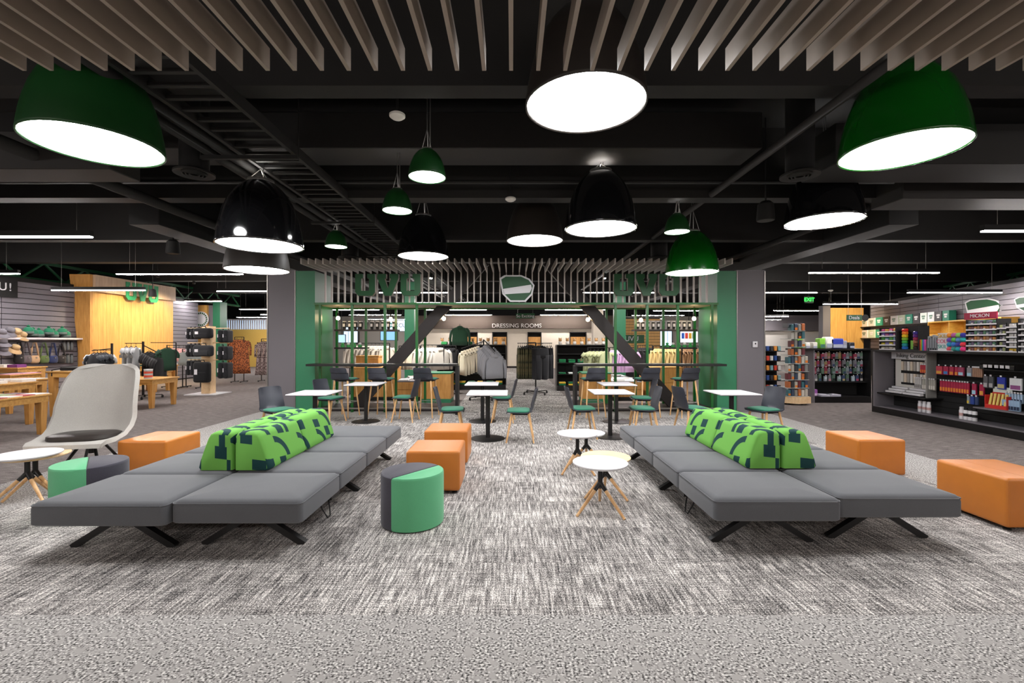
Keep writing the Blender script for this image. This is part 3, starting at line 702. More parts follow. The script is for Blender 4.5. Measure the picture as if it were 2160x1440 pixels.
stools = [(-3.46, 9.43, -14, 'bar stool nearest the green pillar at the counter before the wooden drawers'), (-2.70, 9.43, -12, 'bar stool in front of the diagonal brace with the cup shelf'),
 (-1.78, 9.43, -10, 'bar stool beside the end post near the hoodie rack'), (1.67, 9.43, 10, 'bar stool beside the end post near the sage tops'),
 (2.78, 9.43, 12, 'bar stool between the lilac tops and the diagonal brace'), (3.58, 9.43, 14, 'bar stool nearest the green pillar below the packaged cups')]
st0 = make_chair('dark slate '+stools[0][3], .76, 1.02, 'bar_stool', 'bar stool', True)
for i, (x, y, a, lab) in enumerate(stools):
    o = st0 if i == 0 else dup(st0, (0, 0, 0), 0, 'dark slate '+lab)
    o.location = (x, y, 0); o.rotation_euler = (0, 0, R(a)); o['group'] = 'slate bar stools with ash legs'
def cafe_table(label):
    t = thing('cafe_table', label, 'table')
    part('table_top', MB().box(-.315, .315, -.33, .33, .722, .74), M['white'], t, bevel=.004)
    part('edge_band', MB().box(-.31, .31, -.325, .325, .715, .722), M['steel'], t)
    part('column', MB().tube([(0, 0, .02), (0, 0, .715)], .036, 16), M['steel'], t, smooth='auto')
    part('base_plate', MB().lathe([(.27, 0), (.27, .008), (.22, .016), (.05, .022)], 32), M['steel'], t, smooth='auto')
    return t
tabs = [(-3.15, 7.28, 'behind the lime cushions beside the green pillar'), (-2.83, 8.82, 'in front of the stools and the diagonal brace'), (-.385, 7.27, 'standing foremost of the aisle pair'),
 (-.575, 8.85, 'standing behind its twin, below the hoodie rack'), (1.6, 7.42, 'across the aisle, next to the end of the sofa'), (2.02, 8.8, 'across the aisle, behind its twin by the stools'), (3.52, 7.3, 'alone in front of the grey pillar with the thermostat')]
tb0 = cafe_table('square white cafe table '+tabs[0][2])
for i, (x, y, lab) in enumerate(tabs):
    o = tb0 if i == 0 else dup(tb0, (0, 0, 0), 0, 'square white cafe table '+lab)
    o.location = (x, y, 0); o['group'] = 'square white cafe tables'

# ================================================================ the store around the seating
cmat = {}
def pc(h, rough=.5):                            # plain coloured packaging
    k = 'pack_'+h.lstrip('#')
    return mat(k, h, rough, var=.08, scale=25)
def fab(h): return cloth('cloth_'+h.lstrip('#'), h, .15, 120., bump=0)

# ---------------- garments
def ring_body(rows, seg=16, fold=.012, nf=5, ph=0.):
    """stack of folded ellipses: rows of (z, half width, half depth)"""
    mb = MB(); vs_ = []
    for i, (z, a, b) in enumerate(rows):
        g = fold*min(1, i/2.5)
        for k in range(seg):
            t = 2*math.pi*k/seg; w = 1+g*math.sin(nf*t+ph+i*.3)/max(b, .03)
            vs_.append((a*math.cos(t)*(1+g*.6*math.sin(nf*t+ph)), b*math.sin(t)*w, z))
    n = len(rows); fs = [(i*seg+k, i*seg+(k+1) % seg, (i+1)*seg+(k+1) % seg, (i+1)*seg+k) for i in range(n-1) for k in range(seg)]
    fs += [tuple(range(seg))[::-1], tuple((n-1)*seg+k for k in range(seg))]
    return mb.add(vs_, fs)
GM = {}
def garment_meshes(kind):
    if kind in GM: return GM[kind]
    g = {}
    if kind in ('hoodie', 'tee', 'tank', 'dress'):
        L = {'hoodie': .66, 'tee': .68, 'tank': .5, 'dress': 1.35}[kind]; W = {'hoodie': .25, 'tee': .24, 'tank': .2, 'dress': .24}[kind]
        rows = [(-.06, .06, .02), (-.075, .12, .022), (-.115, W*.92, .026), (-.2, W, .034), (-.35, W*.97, .036), (-L*.75, W*(1.02 if kind != 'dress' else 1.15), .038), (-L, W*(1.0 if kind == 'hoodie' else 1.06 if kind != 'dress' else 1.3), .04)]
        g['body'] = ring_body(rows, 18, .012, 5).mesh('body', M['seat'], smooth=True)
        if kind != 'tank':
            for s, nm in ((-1, 'sleeve_a'), (1, 'sleeve_b')):
                e = -.66 if kind != 'tee' else -.34
                pts = [(s*W*.8, 0, -.115), (s*(W+.03), .0, -.2), (s*(W+.06), .0, (e-.2)/2), (s*(W+.055), .0, e)]
                g[nm] = MB().tube(pts, .05, 10, .036).mesh('sleeve', M['seat'], smooth=True)
        if kind == 'hoodie': g['hood'] = ring_body([(-.03, .05, .03), (-.05, .09, .045), (-.1, .12, .045), (-.14, .1, .035)], 12, 0).mesh('hood', M['seat'], smooth=True)
    else:                                       # trousers
        g['body'] = ring_body([(-.1, .17, .03), (-.14, .185, .035), (-.26, .2, .04), (-.38, .2, .04)], 16, .008, 4).mesh('waist', M['seat'], smooth=True)
        for s, nm in ((-1, 'sleeve_a'), (1, 'sleeve_b')):
            g[nm] = ring_body([(-.3, .1, .038), (-.5, .1, .04), (-.75, .095, .04), (-.98, .085, .04), (-1.0, .06, .03)], 12, .006, 4).mesh('trouser_leg', M['seat'], smooth=True)
            g[nm].transform(Matrix.Translation((s*.1, 0, 0)))
    g['hanger'] = MB().tube([(0, 0, .0), (.018, 0, .02), (.0, 0, .035), (-.02, 0, .02)], .004, 5).tube([(-.2, 0, -.12), (-.1, 0, -.075), (0, 0, -.03), (.1, 0, -.075), (.2, 0, -.12)], .009, 6).tube([(0, 0, 0), (0, 0, -.035)], .004, 5).mesh('hanger', M['black'])
    GM[kind] = g; return g
GC = {}
def garment(kind, m, loc, rotz, label, group, name=None):
    t = thing(name or {'hoodie': 'hanging_hoodie', 'tee': 'hanging_shirt', 'tank': 'tank_top', 'dress': 'hanging_dress', 'pants': 'hanging_trousers'}[kind], label, {'hoodie': 'hoodie', 'tee': 'shirt', 'tank': 'top', 'dress': 'dress', 'pants': 'trousers'}[kind], loc, rotz, group)
    for k, me in garment_meshes(kind).items():
        key = (kind, k, m.name)
        if key not in GC:
            if k == 'hanger': GC[key] = me
            else: c = me.copy(); c.materials[0] = m; GC[key] = c
        link(me.name.split('.')[0], GC[key], t)
    return t
def hang_row(kind, m, a, b, n, rotz, label, group, jit=4):
    a, b = Vector(a), Vector(b)
    for k in range(n):
        p = a.lerp(b, k/max(1, n-1)); garment(kind, m, p, R(rotz+rnd.uniform(-jit, jit)), label, group)
def cross_rack(loc, arms, label, hub_z=1.4):
    """cross foot on castors, post and sloped arms; arms: (angle, height, drop, length)"""
    t = thing('clothes_rack', label, 'clothes rack', loc)
    part('post', MB().box(-.02, .02, -.02, .02, .08, hub_z), M['steel'], t)
    for a in (35, 125):
        c, s = math.cos(R(a))*.42, math.sin(R(a))*.42; part('foot_bar', MB().bar((-c, -s, .085), (c, s, .085), .03, .02), M['steel'], t)
        for q in (-1, 1): part('castor', MB().lathe([(.001, 0), (.028, .01), (.028, .06), (.01, .075)], 10, (q*c, q*s, 0)), M['black'], t)
    for a, z, drop, l_ in arms: part('arm', MB().bar((0, 0, z), (math.cos(R(a))*l_, math.sin(R(a))*l_, z-drop), .02), M['steel'], t)
    return t
def rack_with(loc, rows, label, hub):
    cross_rack(loc, [(a, z, drop, l_) for a, z, drop, l_, *_ in rows], label, hub); L = Vector(loc)
    for a, z, drop, l_, kind, m, n, lab, grp in rows:
        d = Vector((math.cos(R(a)), math.sin(R(a)), 0))
        hang_row(kind, m, L+d*.16+Vector((0, 0, z-drop*.16/l_-.045)), L+d*(l_-.03)+Vector((0, 0, z-drop-.04)), n, a-90, lab, grp)

# ---------------- behind the portal
N = NT('camo_print'); N.l(N.ramp(N.noise(N.n('ShaderNodeTexCoord').outputs['Object'], 9, 2), [(.42, lin('#2a2b1c')), (.5, lin('#45452c')), (.58, lin('#5a5238'))]), N.b.inputs['Base Color']); N.b.inputs['Roughness'].default_value = .9; CAMO = N.m
x, y = AT(1020, 720, 12.2).x, 12.2
rack_with((x, y, 0), ((205, 1.55, .18, .62, 'hoodie', fab('#cbbfa8'), 7, 'cream hoodie on the cross rack in the open aisle', 'cream hoodies on the aisle rack'),
    (-60, 1.6, .3, .66, 'hoodie', fab('#8d8d93'), 8, 'grey hoodie on the sloping arm of the aisle rack', 'grey hoodies on the aisle rack'),
    (90, 1.5, .1, .4, 'hoodie', fab('#77777c'), 4, 'darker grey hoodie on the back arm of the aisle rack', 'rear grey hoodies on the aisle rack')), 'black four arm clothes rack of cream and grey hoodies in the aisle', 1.6)
x, y = AT(1130, 720, 13.4).x, 13.4
rack_with((x, y, 0), ((190, 1.5, .0, .55, 'pants', CAMO, 7, 'dark olive camouflage trousers on the aisle rack', 'olive trousers on the aisle rack'),
    (-70, 1.5, .0, .5, 'pants', fab('#26262a'), 6, 'black sweatpants facing the aisle on the trouser rack', 'black trousers on the aisle rack'),
    (10, 1.5, .0, .5, 'pants', fab('#303035'), 6, 'charcoal sweatpants at the end of the trouser rack', 'charcoal trousers on the aisle rack'),
    (120, 1.52, .0, .45, 'tee', fab('#1f1f22'), 4, 'black shirt hung behind the olive trousers', 'black shirts behind the trousers')), 'black four arm clothes rack of trousers in the aisle', 1.52)
def rail(x0, x1, y, z, kind, m, n, rot, label, group, rlabel):
    t = thing('garment_rail', rlabel, 'clothes rack', ((x0+x1)/2, y, 0)); h = (x1-x0)/2
    part('top_bar', MB().bar((-h, 0, z), (h, 0, z), .02), M['steel'], t)
    for s in (-1, 1): part('upright', MB().box(s*h-.012, s*h+.012, -.012, .012, .03, z), M['steel'], t); part('foot_bar', MB().bar((s*h, -.25, .03), (s*h, .25, .03), .025), M['steel'], t); part('castor', MB().lathe([(.02, 0), (.025, .02)], 8, (s*h, -.22, 0)).lathe([(.02, 0), (.025, .02)], 8, (s*h, .22, 0)), M['black'], t)
    hang_row(kind, m, (x0+.08, y, z-.045), (x1-.08, y, z-.045), n, rot, label, group, 8)
for px0, px1, y, z, kind, c, n, rot, lab in ((738, 822, 13.2, 1.5, 'hoodie', '#bdb3a6', 10, 58, 'pale taupe hoodie on the rail behind the wooden drawers'), (842, 886, 13.6, 1.42, 'hoodie', '#cfc4ae', 5, 30, 'cream hoodie on the short rail behind the diagonal brace'),
    (888, 936, 13.0, 1.45, 'hoodie', '#c9c3bb', 5, 25, 'off white hoodie on the rail above the green topped counter'), (925, 962, 14.2, 1.42, 'hoodie', '#29282b', 6, 60, 'washed black hoodie on the rail next to the aisle rack'),
    (1240, 1284, 12.8, 1.38, 'tee', '#a9ae86', 5, 20, 'sage green shirt on the rail beside the counter end post'), (1286, 1338, 13.0, 1.38, 'hoodie', '#ba97bd', 7, 25, 'lilac sweatshirt on the rail behind the bar'),
    (1345, 1376, 13.4, 1.44, 'hoodie', '#1c1b1d', 5, 40, 'black hoodie between the lilac and the sand tops'), (1378, 1440, 13.2, 1.42, 'hoodie', '#cdb47a', 8, 40, 'sand yellow sweatshirt on the rail behind the bar'),
    (1438, 1484, 13.0, 1.42, 'hoodie', '#96714f', 8, 62, 'brown sweatshirt on the rail near the green pillar')):
    rail((px0-1080)*y/960, (px1-1080)*y/960, y, z, kind, fab(c), n, rot, lab, lab.split(' on ')[0].split(' between')[0]+'s on a rail', 'black garment rail holding the '+lab.split(' on ')[0].split(' between')[0]+'s')
def drawer_unit(x0, x1, y0, y1, z, label, m='oak', top=None, base=None, drawers=2, name='display_cabinet'):
    t = thing(name, label, 'cabinet', ((x0+x1)/2, (y0+y1)/2, 0)); w, d = (x1-x0)/2, (y1-y0)/2
    part('body', MB().box(-w, w, -d, d, .1, z-.03), M[m], t)
    part('plinth', MB().box(-w, w, -d, d, 0, .1), M[base or 'black'], t)
    part('top', MB().box(-w-.01, w+.01, -d-.01, d+.01, z-.03, z), M[top or m], t)
    for k in range(drawers):
        h = (z-.16)/drawers; part('drawer_front', MB().box(-w+.01, w-.01, -d-.018, -d, .115+k*h, .105+(k+1)*h), M[m], t, bevel=.003, bseg=1)
    return t
drawer_unit(-4.2, -3.05, 11.9, 12.5, .87, 'wooden drawer counter behind the bar next to the green pillar')
drawer_unit(-4.15, -3.55, 12.1, 12.45, 1.17-.87, 'small wooden box standing on the drawer counter', drawers=1, name='wooden_box').location.z = .87
drawer_unit(-3.0, -2.4, 11.9, 14.6, .52, 'long low wooden display table with a grey top', top='gsheet')
drawer_unit(-2.3, -1.55, 11.5, 12.1, .76, 'wooden counter with green top and plinth next to the aisle', top='gpanel', base='gpanel', drawers=0)
drawer_unit(1.78, 2.5, 11.5, 12.1, .76, 'wooden counter with green top and plinth under the sage shirts', top='gpanel', base='gpanel', drawers=0)
drawer_unit(2.62, 3.4, 11.9, 14.2, .52, 'low wooden display table with a white top behind the lilac rail', top='white')
drawer_unit(3.5, 4.45, 11.9, 12.5, .88, 'wooden drawer counter behind the bar near the packaged cups')
fold_me = {}
def folded(x, y, z, m, label, group, w=.26, d=.3, h=.035, rot=0):
    k = (m.name, w, d, h)
    if k not in fold_me: fold_me[k] = MB().box(-w/2, w/2, -d/2, d/2, 0, h).mesh('folded_shirt', m, bevel=h*.4)
    return tag(link('folded_shirt', fold_me[k], None, (x, y, z), rot), label, 'shirt', group)
for k in range(5): folded(-2.85+.15*(k % 2), 12.1+.5*k, .52, fab('#d8d5d0'), 'white folded shirt on the long low grey table', 'folded shirts on the low grey table', rot=.2*k)
for k in range(4): folded(2.85+.2*(k % 2), 12.15+.45*k, .52, fab('#d8d5d0'), 'white folded shirt on the low white topped table', 'folded shirts on the low white table', rot=.3*k)
def dark_gondola(x0, x1, y, label, top=1.42):
    t = thing('shelf_unit', label, 'shelf', ((x0+x1)/2, y, 0)); w = (x1-x0)/2
    part('plinth', MB().box(-w, w, -.3, .2, 0, .16), M['steel'], t); part('back_panel', MB().box(-w, w, .17, .2, .16, top), M['black'], t)
    for z in (.5, .86, 1.14): part('shelf', MB().box(-w, w, -.22, .17, z, z+.02), M['steel'], t)
    part('top', MB().box(-w, w, -.26, .22, top, top+.03), M['steel'], t)
    for s in (-1, 1): part('side', MB().box(s*w-.015, s*w+.015, -.26, .2, .16, top), M['steel'], t)
for x0, x1, ys, lab, side in ((-2.4, -.2, 14.9, 'black shelf unit behind the cream hoodies', 'cream hoodies'), (1.42, 3.0, 14.6, 'black shelf unit of green shirts behind the trousers', 'trousers')):
    dark_gondola(x0, x1, ys, lab)
    n = int((x1-x0)/.3)
    for zz, c in ((.16, '#d9b23a'), (.52, '#cfd4d0'), (.88, '#1f7a4a')):
        for k in range(n):
            for q in range(2 if zz != .52 else 1): folded(x0+.18+k*.3, ys-.05, zz+q*.055, fab(c if (k+q) % 2 else '#14643c'), 'folded %s shirt on the shelf unit behind the %s' % ('gold or green' if zz == .16 else 'pale' if zz == .52 else 'green', side), 'folded shirts behind the '+side, .22, .26, .05)
    for k in range(n+2):
        x = x0+.12+k*(x1-x0-.2)/(n+1); t = thing('plush_toy', 'small beige and white plush toy on the shelf unit behind the '+side, 'plush toy', (x, ys-.05, 1.45), 0, 'plush toys behind the '+side)
        part('body', MB().lathe([(.001, 0), (.05, .01), (.06, .05), (.045, .1), (.001, .11)], 10), fab('#d8d2cc'), t, smooth=True); h_ = part('head', MB().lathe([(.001, .1), (.04, .11), (.055, .15), (.045, .19), (.001, .21)], 10), fab('#c89a68'), t, smooth=True)
        for s in (-1, 1): part('ear', MB().lathe([(.001, .19), (.018, .2), (.001, .225)], 6, (s*.04, 0, 0)), fab('#8a5f3a'), h_, smooth=True)
for k in range(4): folded(-2.2+.27*k, 14.85, 1.45+.0, fab('#3f9a55'), 'bright green folded shirt on top of the shelf unit behind cream hoodies', 'green shirts on the top shelf', .2, .24, .1)
p = AT(970, 688, 14.6); garment('hoodie', fab('#14301f'), (p.x, p.y, 2.08), 0, 'dark green sweatshirt displayed above the shelf unit', None)
tag(part('display_post', MB().box(p.x-.01, p.x+.01, 14.6, 14.62, 1.45, 2.1), M['steel']), 'slim black post holding up the dark green sweatshirt', 'post')
# cups and small goods on the portal shelves
cup_w, cup_g = pc('#1f2022'), pc('#3d9b52')
def cups(x0, x1, n, z, label, group, boxed):
    for k in range(n):
        x = CX+x0+(x1-x0)*k/(n-1); t = thing('boxed_cup' if boxed else 'tumbler', label, 'cup', (x, 11.03, z), 0, group)
        part('cup', MB().lathe([(.03, .004), (.036, .02), (.045, .17), (.047, .18)], 12), cup_w, t, smooth='auto')
        part('lid', MB().lathe([(.048, .18), (.046, .2), (.02, .205)], 12), M['white'], t, smooth='auto')
        part('label_print', MB().box(-.025, .025, -.047, -.04, .07, .14), M['white'], t)
        if boxed:
            part('carton', MB().box(-.055, -.05, -.05, .05, 0, .215).box(.05, .055, -.05, .05, 0, .215).box(-.055, .055, -.05, .05, .21, .215).box(-.055, .055, -.05, .05, 0, .004), M['white'], t)
cups(-4.15, -2.95, 10, 1.84, 'black tumbler with white print on the upper shelf by the wooden drawers', 'black tumblers on the upper shelf', False)
cups(2.95, 4.2, 11, 1.84, 'black cup in a white carton on the upper shelf', 'boxed cups on the upper shelf', True)
for x0, n, lab in ((-4.2, 4, 'green gift bundle on the lower shelf near the wooden drawers'), (3.68, 5, 'green gift bundle on the lower shelf below the boxed cups')):
    for k in range(n):
        t = thing('gift_bundle', lab, 'gift', (CX+x0+.14*k, 11.05, 1.41), 0, lab.replace('bundle', 'bundles'))
        part('basket', MB().lathe([(.045, 0), (.055, .05), (.05, .055)], 10), cup_g, t, smooth='auto')
        part('ribbon', MB().lathe([(.02, .055), (.04, .085), (.025, .11), (.001, .115)], 7), M['white'] if k % 2 else cup_g, t, smooth=True)

# ---------------- dressing rooms and the far middle
dw = struct('wall_dressing', MB().box(-6.2, -2.65, 26.5, 26.7, 0, 3.0).box(-2.0, -1.15, 26.5, 26.7, 0, 3.0).box(-.28, .9, 26.5, 26.7, 0, 3.0).box(1.72, 3.35, 26.5, 26.7, 0, 3.0).box(4.33, 6.0, 26.5, 26.7, 0, 3.0)
    .box(-2.65, -2.0, 26.5, 26.7, 2.1, 3.0).box(-1.15, -.28, 26.5, 26.7, 2.1, 3.0).box(.9, 1.72, 26.5, 26.7, 2.1, 3.0).box(3.35, 4.33, 26.5, 26.7, 2.1, 3.0), M['beige'])
struct('trim_dressing', MB().box(-6.2, 6.0, 26.3, 26.5, 2.3, 3.05), mat('brown_bulkhead', '#483c33', .7))  # brown panel puts the shade of the upper wall into colour
struct('baseboard_dressing', MB().box(-.28, .9, 26.47, 26.5, 0, .12), M['bronze'])
for i, (a, b) in enumerate(((-2.65, -2.0), (-1.15, -.28), (.9, 1.72), (3.35, 4.33))):
    d_ = struct('door_%d' % (i+1), MB().box(a, a+.05, 26.46, 26.6, 0, 2.1).box(b-.05, b, 26.46, 26.6, 0, 2.1).box(a, b, 26.46, 26.6, 2.05, 2.1), M['steel'])
    part('door_leaf', MB().box(a+.05, b-.05, 26.55, 26.58, .02, 1.82), M['oak'], d_); part('door_backing', MB().box(a+.05, b-.05, 26.9, 26.95, 0, 2.1), M['black'], d_)
    part('handle', MB().box(b-.15, b-.13, 26.5, 26.55, .95, 1.1), M['metal'], d_)
t = thing('letter_sign', 'silver lettering DRESSING ROOMS on the far beige wall', 'sign', AT(1090, 687, 26.25)); letter('DRESSING ROOMS', .33, .04, M['wpaint'], t, (0, 0, 0), xscale=1.05)
t = thing('hanging_sign', 'small green hanging sign So Exciting over the aisle', 'sign', AT(1108, 666, 18)); part('panel', MB().box(-.37, .37, -.01, .01, -.1, .1), M['gdark'], t)
letter('So Exciting', .16, .012, M['white'], t, (0, -.016, -.01)); part('wire', MB().tube([(-.3, 0, .1), (-.3, 0, TOP-t.location.z)], .004, 5).tube([(.3, 0, .1), (.3, 0, TOP-t.location.z)], .004, 5), M['metal'], t)
for x0, x1, y, lab in ((-4.25, -3.87, 18.0, 'wall_pillar_cafe_left'), (4.1, 4.5, 18.0, 'wall_pillar_cafe_right')): struct(lab, MB().box(x0, x1, y, y+.45, 0, TOP), M['gpanel'])
struct('wall_pillar_pale', MB().box(3.25, 3.65, 18.2, 18.6, 0, 3.0), M['beige'])
struct('wall_end_left', MB().box(-12.7, -5.2, 30, 30.2, 0, 3.2), mat('far_grey_wall', '#7c7872', .8))
struct('wall_end_right', MB().box(6.5, 14, 30, 30.2, 0, 3.2), mat('far_grey_wall', '#7c7872', .8))
def screen(x0, x1, z0, z1, y, name, label, hexc, st):
    t = thing(name, label, 'screen', ((x0+x1)/2, y, z0)); w = (x1-x0)/2
    part('housing', MB().box(-w-.03, w+.03, 0, .06, -.03, z1-z0+.03), M['black'], t); part('display', MB().box(-w, w, -.006, 0, 0, z1-z0), emit('screen_'+hexc.strip('#'), hexc, st), t)
    part('ceiling_pole', MB().tube([(0, .03, z1-z0), (0, .03, TOP-z0)], .02, 8), M['black'], t); return t
a, b = AT(815, 698, 22), AT(856, 675, 22); t = screen(a.x, b.x, a.z, b.z, 22, 'wall_screen', 'bright hanging screen reading UCCU', '#dcecff', .5)
letter('UCCU', .26, .004, pc('#20242c'), t, (.12, -.012, .27)); part('logo_mark', MB().prism([(-.42, .18), (-.2, .18), (-.2, .24), (-.34, .24), (-.34, .34), (-.2, .34), (-.2, .4), (-.42, .4)], -.012, -.007), pc('#1d9a78'), t)
a, b = AT(803, 717, 24), AT(838, 699, 24); screen(a.x, b.x, a.z, b.z, 24, 'wall_screen', 'light blue hanging screen below the bank advert', '#7db4f0', .5)
a, b = AT(712, 722, 26), AT(728, 706, 26); screen(a.x, b.x, a.z, b.z, 26, 'wall_screen', 'small pale blue screen behind the lower cup shelf', '#9cc4e8', .5)
a, b = AT(1435, 722, 24), AT(1472, 699, 24); t = screen(a.x, b.x, a.z, b.z, 24, 'wall_screen', 'colourful advert screen behind the boxed cups', '#e6eef2', .45)
for k, c in enumerate(('#2458b8', '#d23a2a', '#e0b020', '#2f9a4a')): part('advert_stripe', MB().box(-.4+.19*k, -.25+.19*k, -.012, -.007, .2, .5), pc(c), t)
for i, (px0, px1, py0, py1) in enumerate(((868, 922, 690, 722), (1392, 1420, 690, 730), (722, 752, 690, 722))):
    a, b = AT(px0, py1, 29.6), AT(px1, py0, 29.6)
    w_ = struct('window_%d' % (i+1), MB().box(a.x-.06, b.x+.06, 29.85, 29.99, a.z-.06, b.z+.06), M['steel'])
    n = 3
    for k in range(n):
        x0 = a.x+(b.x-a.x)*k/n; part('pane', MB().box(x0+.02, x0+(b.x-a.x)/n-.02, 29.82, 29.85, a.z, b.z), emit('daylit_pane', '#c4dcf4', .8), w_)
t = thing('slat_panel_sign', 'tan wooden slat panel carrying a green UVU sign', 'wall panel', ((1356-1080)*20/960, 20, 0))
for k in range(12): part('slat', MB().box(-.76, .76, 0, .03, 1.0+k*.13, 1.115+k*.13), M['wallwood'], t)
part('backing', MB().box(-.78, .78, .03, .06, 0, 2.56), M['black'], t); g_ = part('sign_board', MB().box(-.76, .05, -.04, 0, 1.48, 1.84), M['gdark'], t); letter('UVU', .3, .01, M['white'], g_, (-.5, -.05, 1.66))

# ---------------- apparel side: sign wall, hats, tables, racks
sw = thing('sign_wall', 'tall honey wooden sign wall with green UVU letters and warm light', 'sign wall', (0, 0, 0))
for k in range(7):
    y0 = 14.1+k*3.36/7; part('panel', MB().box(SLX-.02, -13.0, y0+.003, y0+3.36/7-.003, 0, 3.1), M['wallwood'], sw)
part('header', MB().box(SLX-.02, -12.9, 14.1, 17.46, 3.1, 3.62), wood('pale_header', '#b79a80', '#cbb196', (4, 4, .5)), sw)
part('wing', MB().prism([(-13.62, 3.62), (-12.98, 3.62), (-12.98, 0), (-13.2, 0)], 14.0, 14.09), M['oak'], sw)
t = thing('letter_sign', 'bright green block letters UVU on the header of the wooden sign wall', 'sign', (-12.89, 15.2, 3.2), R(90)); block_letters(t, pc('#2b9a63'), pc('#2b9a63'), 0, -.25, .6, .42, .06, .03)
t = thing('cone_spot', 'black cone spot lamp hanging before the wooden sign wall', 'spot lamp', AT(322, 618, 13.0))
part('shade', MB().lathe([(.1, -.1), (.1, -.08), (.075, .1), (.03, .12)], 18), M['black'], t, smooth='auto'); part('lens', MB().lathe([(.001, -.095), (.09, -.095)], 18, caps=False), M['bulb'], t)
part('stem', MB().tube([(0, 0, .12), (0, 0, TOP-t.location.z)], .01, 6), M['black'], t)
for k, y in enumerate((14.9, 16.6)):
    t = thing('track_spot', 'small black track spot aimed at the wooden sign wall', 'spot lamp', (-11.6, y, 3.75), 0, 'track spots before the sign wall')
    part('can', MB().lathe([(.05, -.1), (.05, .06), (.02, .08)], 14), M['black'], t, smooth='auto'); part('stem', MB().tube([(0, 0, .08), (0, 0, TOP-3.75)], .01, 6), M['black'], t)
    spot_at(t, (-13.0, y, 1.3), 320, 100)
for i, (px0, px1, m, z, y) in enumerate(((400, 437, 'wallwood', 3.15, 20), (437, 449, 'gsheet', 3.15, 20.1), (449, 464, 'gpanel', 3.3, 20.1))):
    struct('wall_pillar_apparel_%s' % 'abc'[i], MB().box((px0-1080)*y/960, (px1-1080)*y/960, y, y+.5, 0, z), M[m])
t = thing('seal_sign', 'round white seal with a green ring on the far wooden pillar', 'sign', AT(424, 673, 19.995))
part('disc', MB().prism([(.34*math.cos(R(a)), .34*math.sin(R(a))) for a in range(0, 360, 10)], -.02, .0), M['white'], t)
for k in range(20):
    a = R(18*k); part('ring_mark', MB().prism([(r_*math.cos(a+q), r_*math.sin(a+q)) for r_, q in ((.23, -.1), (.3, -.1), (.3, .1), (.23, .1))], -.03, -.02), M['gdark'], t)
struct('wall_apparel_end', MB().box(-20, -12.8, 28, 28.2, 0, 2.3), mat('mustard_wall', '#d9b25a', .8))
bl = thing('window_blinds', 'bright white vertical blinds above the mustard end wall', 'blinds', (0, 27.9, 2.3)); me = MB().box(-.05, .05, -.01, .01, 0, .55).mesh('slat', M['white'])
for k in range(42): link('slat', me, bl, (-18.6+k*.135, 0, 0))
part('head_rail', MB().box(-18.7, -12.9, -.03, .1, .55, .62), M['white'], bl)
part('daylight_glazing', MB().box(-18.7, -12.9, .12, .14, 0, .55), emit('daylit_pane', '#c4dcf4', .8), bl)
t = thing('track_spot', 'small black track spot aimed at the wooden panels behind the deals sign', 'spot lamp', (14.3, 18.6, 3.6))  # extra lamp, added to brighten the wooden panels
part('can', MB().lathe([(.05, -.1), (.05, .06), (.02, .08)], 14), M['black'], t, smooth='auto'); part('stem', MB().tube([(0, 0, .08), (0, 0, TOP-3.6)], .01, 6), M['black'], t); spot_at(t, (15.4, 21, 1.9), 420, 80)
# hats, bags and bottles on the slat wall
def wall_pos(px, py, off=.14):
    X = SLX+off; d = -X*960/(1080-px); return Vector((X, d, H-(py-720)*d/960))
def bucket_hat(px, py, c, lab, grp, s=1.):
    t = thing('bucket_hat', lab, 'hat', wall_pos(px, py, .17), R(rnd.uniform(-30, 30)), grp); t.rotation_euler.y = R(35+rnd.uniform(-15, 15))
    part('crown', MB().lathe([(.001, .1), (.06, .098), (.085, .08), (.1, 0)], 16), fab(c), t, smooth=True); part('brim', MB().lathe([(.1, 0), (.17*s, -.06), (.172*s, -.066), (.1, -.008)], 18, caps=False), fab(c), t, smooth=True)
for px, py in ((3, 702), (20, 698), (5, 722), (6, 738)): bucket_hat(px, py, '#77747c', 'grey bucket hat on the slat wall', 'grey bucket hats', 1.1)
for px, py in ((34, 700), (46, 707), (31, 734)): bucket_hat(px, py, '#c3a57c', 'tan bucket hat on the slat wall', 'tan bucket hats', 1.1)
for px, py in ((60, 697), (70, 702), (82, 703), (103, 699), (113, 704), (131, 699), (139, 705)):
    t = thing('knit_beanie', 'green and grey knit beanie on the slat wall shelf', 'beanie', wall_pos(px, py, .15), 0, 'green beanies on the slat wall')
    part('cap', MB().lathe([(.1, -.05), (.11, 0), (.09, .07), (.04, .1), (.001, .105)], 14), fab('#2c7a5c'), t, smooth=True); part('cuff', MB().lathe([(.105, -.09), (.115, -.06), (.115, -.03), (.105, -.02)], 14), fab('#5d6a66'), t, smooth=True)
    part('pompom', MB().lathe([(.001, .09), (.035, .11), (.04, .13), (.001, .165)], 8), fab('#1c6a4a'), t, smooth=True)
t = thing('hat_shelf', 'thin clear shelf under the green beanies', 'shelf', wall_pos(100, 713, .1)); part('shelf_board', MB().box(-.1, .14, -2.1, 1.2, -.02, 0), M['metal'], t); part('price_rail', MB().box(.14, .15, -2.1, 1.2, -.04, .01), M['white'], t)
